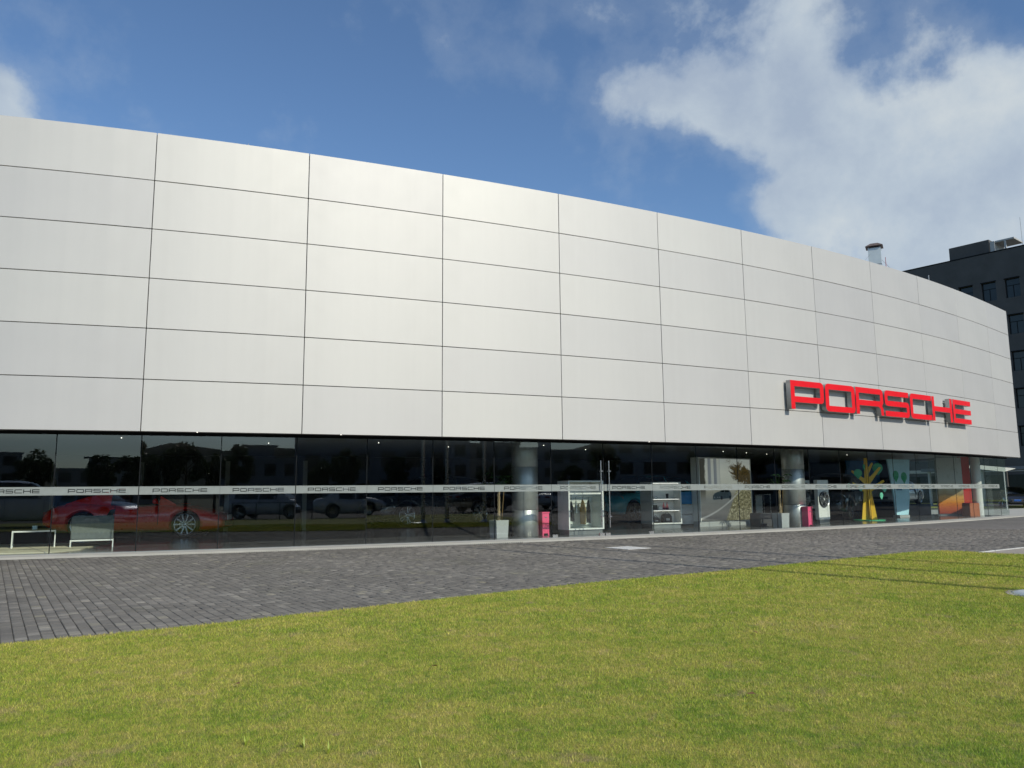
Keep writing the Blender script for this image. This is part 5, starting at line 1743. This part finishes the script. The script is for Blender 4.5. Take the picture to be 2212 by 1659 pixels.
m_.box(2.55, 2.95, -3.0, -.45, 23.6, 24.75); m_.box(.9, 2.5, -2.9, -.5, 24.6, 24.75); m_.box(1.6, 1.75, -.65, -.5, 23.6, 24.6)
m_.build('roof_frame', LTRIM, OB)
MB().tube((.4, -1, 23.6), (.4, -1, 26.6), .018, n=6).build('aerial', SIGNSIDE, OB)
# ground floor of the block
MB().box(-9, 16, .01, .06, 2.9, 3.2).build('ground_band', LTRIM, OB)
for k in range(8):
    x0 = -8.6 + k * 3.0
    f = MB().box(x0, x0 + 2.7, .02, .05, .1, 2.6).build('shop_window', DGLASS, OB)
    MB().box(x0 + 2.72, x0 + 2.98, .02, .3, 0, 2.88).build('pier', DBUILD, OB)

# white canvas sails on posts before the block
sa_ = empty('shade_sail', (30.8, 49.5, 0), 0, 'white canvas shade sail on slim posts beyond the glass corner', 'canopy')
m_ = MB()
A_, B_, C_, D_ = Vector((-1.9, 1.3, 2.70)), Vector((1.0, .4, 2.58)), Vector((-.75, -1.2, 2.35)), Vector((-.3, 2.6, 2.9))
m_.add([tuple(A_), tuple(C_), tuple(B_), tuple(D_), tuple(A_ + Vector((0, 0, .02))), tuple(C_ + Vector((0, 0, .02))), tuple(B_ + Vector((0, 0, .02))), tuple(D_ + Vector((0, 0, .02)))],
       [(0, 1, 3), (1, 2, 3), (4, 7, 5), (5, 7, 6), (0, 4, 5, 1), (1, 5, 6, 2), (2, 6, 7, 3), (3, 7, 4, 0)])
m_.build('sail', SAIL, sa_)
for p in (A_, C_): MB().tube((p.x, p.y, 0), (p.x, p.y, p.z), .03, n=8).build('post', WHITE, sa_)
cnp = empty('entrance_canopy', (41.0, 60.5, 0), R(128), 'low flat grey canopy over the forecourt of the dark block', 'canopy')
MB().box(-7, 8, -.5, 3.2, 2.75, 3.0).build('slab', pbr('grey_canopy', (.16, .17, .18), .7, var=.1), cnp)
for x in (-6.5, -1.5, 3.5, 7.5): MB().box(x - .08, x + .08, 2.8, 3.0, 0, 2.75).build('post', LTRIM, cnp)

# the saloon seen at the right edge
make_car('sedan', 'saloon_car', paintm('navy_black_paint', (.010, .011, .016)), (37.6, 59.5), R(-117), 'black saloon with chrome grille and blue plate parked at the right edge', plate=PLATEB, sc=1.0)

# ------------------------------------------------------------------ flagpoles (just outside the right edge)
P1 = Vector((7.05, 9.75)); step = Vector((1.72 * .80, 1.72 * .60))
for k in range(3):
    p = P1 + step * k
    t = empty('flagpole', (p.x, p.y, .02), 0, ['slim metal flagpole nearest the lawn spotlight, at the right edge', 'second slim metal flagpole from the lawn spotlight', 'third slim metal flagpole, nearest the beige path'][k], 'flagpole', 'flagpoles on the lawn')
    MB().tube((0, 0, .05), (0, 0, 9.4), .095, .06, n=16).build('pole', STEEL, t)
    MB().lathe([(.0, 9.5), (.06, 9.47), (.08, 9.42), (.05, 9.38), (.0, 9.37)], n=12).build('finial', STEEL, t)
    MB().lathe([(.20, 0), (.20, .02), (.12, .05), (.09, .16), (.076, .18)], n=24).build('base_flange', STEEL, t)
ls = empty('ground_cover', (6.62, 9.98, .02), 0, 'low domed grey metal cover set in the lawn at the right edge', 'cover')
MB().lathe([(.40, 0), (.39, .015), (.30, .035), (.15, .045), (0.001, .048)], n=32).build('dome', CHIM, ls)
MB().lathe([(.46, 0), (.46, .012), (.40, .014)], n=32).build('rim_ring', STEEL, ls)


# ------------------------------------------------------------------ trees
def leaf_cloud(rad, n_, seed, leaf=.16, squash=.8, clumps=16):
    r_ = np.random.default_rng(seed)
    cc = r_.normal(0, 1, (clumps, 3)); cc /= np.linalg.norm(cc, axis=1)[:, None]
    cc *= (rad * r_.uniform(.35, .85, clumps))[:, None]; cc[:, 2] *= squash
    cr_ = rad * r_.uniform(.14, .34, clumps)
    idx = r_.integers(0, clumps, n_)
    d = r_.normal(0, 1, (n_, 3)); d /= np.linalg.norm(d, axis=1)[:, None]
    P = cc[idx] + d * (cr_[idx] * r_.uniform(.5, 1.05, n_))[:, None]
    a = r_.normal(0, 1, (n_, 3)); a /= np.linalg.norm(a, axis=1)[:, None]
    b_ = np.cross(a, r_.normal(0, 1, (n_, 3))); b_ /= np.linalg.norm(b_, axis=1)[:, None]
    s_ = leaf * r_.uniform(.6, 1.4, n_)
    V_ = np.stack([P - a * s_[:, None], P + b_ * (s_ * .5)[:, None], P + a * s_[:, None], P - b_ * (s_ * .5)[:, None]], 1).reshape(-1, 3)
    me = bpy.data.meshes.new('crown')
    me.vertices.add(4 * n_); me.vertices.foreach_set('co', V_.reshape(-1).astype(np.float32))
    me.loops.add(4 * n_); me.loops.foreach_set('vertex_index', np.arange(4 * n_, dtype=np.int32))
    me.polygons.add(n_); me.polygons.foreach_set('loop_start', np.arange(0, 4 * n_, 4, dtype=np.int32))
    at = me.attributes.new('tone', 'FLOAT', 'FACE'); at.data.foreach_set('value', np.clip(r_.uniform(0, 1, n_) * .6 + (idx % 5) / 10, 0, 1).astype(np.float32))
    me.materials.append(LEAF); me.update(calc_edges=True)
    return me


crowns = [leaf_cloud(2.3, 5000, 1, .17, .85, 26), leaf_cloud(2.5, 5200, 2, .17, .8, 20), leaf_cloud(2.0, 4200, 3, .16, 1.15, 24)]


def tree(x, y, h, kind, label, group='trees along the road behind the viewpoint', sc=1.0):
    t = empty('street_tree', (x, y, 0), random.uniform(0, 6), label, 'tree', group)
    m_ = MB(); m_.tube((0, 0, 0), (.1, .05, h * .45), .13, .09, n=8); m_.tube((.1, .05, h * .45), (.0, .1, h * .8), .09, .04, n=8)
    for q in range(5):
        a_ = q * 1.3; m_.tube((.08, .05, h * (.4 + q * .06)), (math.cos(a_) * h * .2, math.sin(a_) * h * .2, h * (.62 + q * .05)), .05, .02, n=6)
    m_.build('trunk', BARK, t)
    c_ = bpy.data.objects.new('crown', crowns[kind]); link(c_, t); c_.location = (0, 0, h * .72); c_.scale = (sc * h / 6, sc * h / 6, sc * h / 6)
    return t


lab = 'leafy roadside tree seen only as a reflection in the showroom glass'
rr = random.Random(21)
for az, dd, h in [(-93, 18, 5.6), (-89, 20, 5.0), (-84, 17, 5.2), (-81, 24, 6.0), (-78, 22, 6.8), (-76, 26, 6.2), (-73.5, 24, 7.4), (-71, 28, 6.4), (-69, 24, 5.8), (-66, 30, 7.2), (-62, 34, 6.2), (-60, 30, 7.0), (-52, 42, 6.5), (-46, 50, 6.5), (-41, 44, 5.6), (-37, 52, 6.0), (-30, 50, 6.2), (-24, 46, 7.5), (-98, 20, 6), (-104, 22, 6.5), (-14, 48, 8), (-8, 44, 8), (-2, 22, 8), (4, 20, 7.5), (10, 26, 8.5)]:
    # aim from the middle of the glass front
    base = {True: (-8, 19), False: (-3, 21)}[az < -65]
    tree(base[0] + math.cos(R(az)) * (dd + 22), base[1] + math.sin(R(az)) * (dd + 22), h * .74, rr.randrange(3), lab)
# unseen round tree added off the right edge to throw shade on the paving
t = empty('shade_caster', (16.6, 15.6, 0), 0, 'unseen round tree added off the right edge to shade the paving', 'tree')
MB().tube((0, 0, 0), (0, 0, 2.6), .08, .06, n=8).build('trunk', BARK, t)
c_ = bpy.data.objects.new('crown', leaf_cloud(1.15, 6000, 9, .10, .7, 30)); link(c_, t); c_.location = (0, 0, 3.1)

# ------------------------------------------------------------------ parked cars that the glass mirrors
for kind, nm, pt_, x, y, rz_, lb_ in [('hatch', 'hatchback_car', P_SIL, 6.6, -7.4, 48, 'silver hatchback mirrored in the glass left of centre'),
                                      ('sedan', 'saloon_car', P_SIL, 11.9, -4.2, 28, 'pale silver saloon mirrored in the glass right of the silver hatchback'),
                                      ('sedan', 'saloon_car', P_GRY, -5.6, -11.0, 50, 'blue-grey saloon mirrored in the glass above the grey armchair'),
                                      ('suv', 'suv', P_WHT, -11.2, -2.4, 8, 'white off-roader mirrored at the far left of the glass'),
                                      ('suv', 'suv', P_DRK, 24.5, -1.5, 15, 'dark off-roader mirrored in the middle of the glass front'),
                                      ('sedan', 'saloon_car', P_WHT, 33.0, 1.0, 10, 'white saloon mirrored dimly behind the first round column')]:
    make_car(kind, nm, pt_, (x, y), R(rz_), lb_, 'car' if kind != 'suv' else 'suv', group='cars parked along the road behind the viewpoint')

# low railing beside the road
rl = empty('railing', (3.2, -5.0, 0), R(38), 'dark metal railing between lawn and road mirrored in the glass', 'railing')
MB().box(0, 5.2, -.025, .025, .95, 1.0).build('top_rail', RAILM, rl)
for x in np.arange(0, 5.3, 1.3): MB().box(x - .03, x + .03, -.03, .03, 0, .95).build('post', RAILM, rl)
m_ = MB()
for x in np.arange(.1, 5.2, .1): m_.box(x - .004, x + .004, -.004, .004, .1, .95)
q = m_.build('mesh_infill', RAILM, rl); q['kind'] = 'stuff'


# ------------------------------------------------------------------ buildings across the road (mirrored in the glass)
def block(x, y, rz_, W_, D_, H_, mt, label, floors, bays, hut=True):
    t = empty('apartment_block', (x, y, 0), rz_, label, 'building')
    hs = []
    fh = H_ / floors
    for r in range(floors):
        for b2 in range(bays):
            cw = W_ / bays
            hs.append((-W_ / 2 + b2 * cw + cw * .22, -W_ / 2 + b2 * cw + cw * .78, r * fh + fh * .3, r * fh + fh * .85))
    hole_wall(-W_ / 2, W_ / 2, 0, H_, hs, .3).build('wall', mt, t)
    MB().box(-W_ / 2, W_ / 2, -D_, -.31, 0, H_ - .02).build('block', mt, t)
    MB().box(-W_ / 2 - .2, W_ / 2 + .2, -D_ - .2, .2, H_, H_ + .35).build('parapet', mt, t)
    pane_me = None
    for h in hs:
        if pane_me is None:
            pane_me = MB().box(0, h[1] - h[0], -.28, -.24, 0, h[3] - h[2]).mesh('window', DGLASS)
        o = bpy.data.objects.new('window', pane_me); link(o, t); o.location = (h[0], 0, h[2])
    if hut:
        MB().box(-W_ * .1, W_ * .12, -D_ * .6, -D_ * .2, H_ + .35, H_ + 2.6).build('roof_hut', mt, t)
        MB().box(-W_ * .13, W_ * .15, -D_ * .63, -D_ * .17, H_ + 2.6, H_ + 2.75).build('hut_roof', mt, t)
    return t


def at_az(bx, by, az, dd): return bx + math.cos(R(az)) * dd, by + math.sin(R(az)) * dd


for (az, dd, W_, D_, H_, mi, fl_, bays, lb_) in [
    (-68, 120, 20, 12, 7.5, 1, 2, 6, 'low grey block with a roof hut mirrored behind the silver hatchback'),
    (-56, 70, 26, 14, 9.8, 1, 3, 9, 'broad dark grey block mirrored above the pale silver saloon'),
    (-48, 92, 14, 12, 11.5, 2, 4, 5, 'tall pale apartment block mirrored left of the first round column'),
    (-42, 110, 18, 12, 9.2, 0, 3, 6, 'cream apartment block mirrored behind the first round column'),
    (-35, 130, 22, 14, 9.4, 2, 3, 7, 'white apartment block mirrored above the clothes wardrobe'),
    (-29, 120, 18, 14, 8.8, 0, 3, 6, 'cream block with flat roof mirrored above the glass doors'),
    (-20, 80, 18, 12, 8, 2, 3, 6, 'low white block mirrored behind the road print'),
    (-7, 75, 22, 14, 24, 1, 7, 6, 'tall grey tower mirrored right of the road print'),
    (9, 78, 26, 14, 19, 0, 6, 7, 'tall cream tower mirrored around the yellow tree'),
    (-100, 150, 34, 12, 9, 1, 3, 9, 'long low grey block mirrored at the far left'),
    (-84, 160, 34, 12, 7, 0, 2, 9, 'long low cream block mirrored behind the roadside trees')]:
    x, y = at_az(-2, 21, az, dd)
    block(x, y, R(az + 90), W_, D_, H_, BLD[mi], lb_, fl_, bays)
# hills far behind
hm = MB()
for k in range(40):
    a0, a1 = R(-170 + k * 5), R(-165 + k * 5)
    h0 = 38 + 22 * math.sin(k * .7) + 10 * math.sin(k * 2.1); h1 = 38 + 22 * math.sin((k + 1) * .7) + 10 * math.sin((k + 1) * 2.1)
    r_ = 800
    q = [(math.cos(a0) * r_, math.sin(a0) * r_), (math.cos(a1) * r_, math.sin(a1) * r_), (math.cos(a1) * r_ * 1.12, math.sin(a1) * r_ * 1.12), (math.cos(a0) * r_ * 1.12, math.sin(a0) * r_ * 1.12)]
    hm.add([(*q[0], -1), (*q[1], -1), (*q[2], h1), (*q[3], h0)], [(0, 1, 2, 3)])
tag(hm.build('hills', HILL), kind='structure')
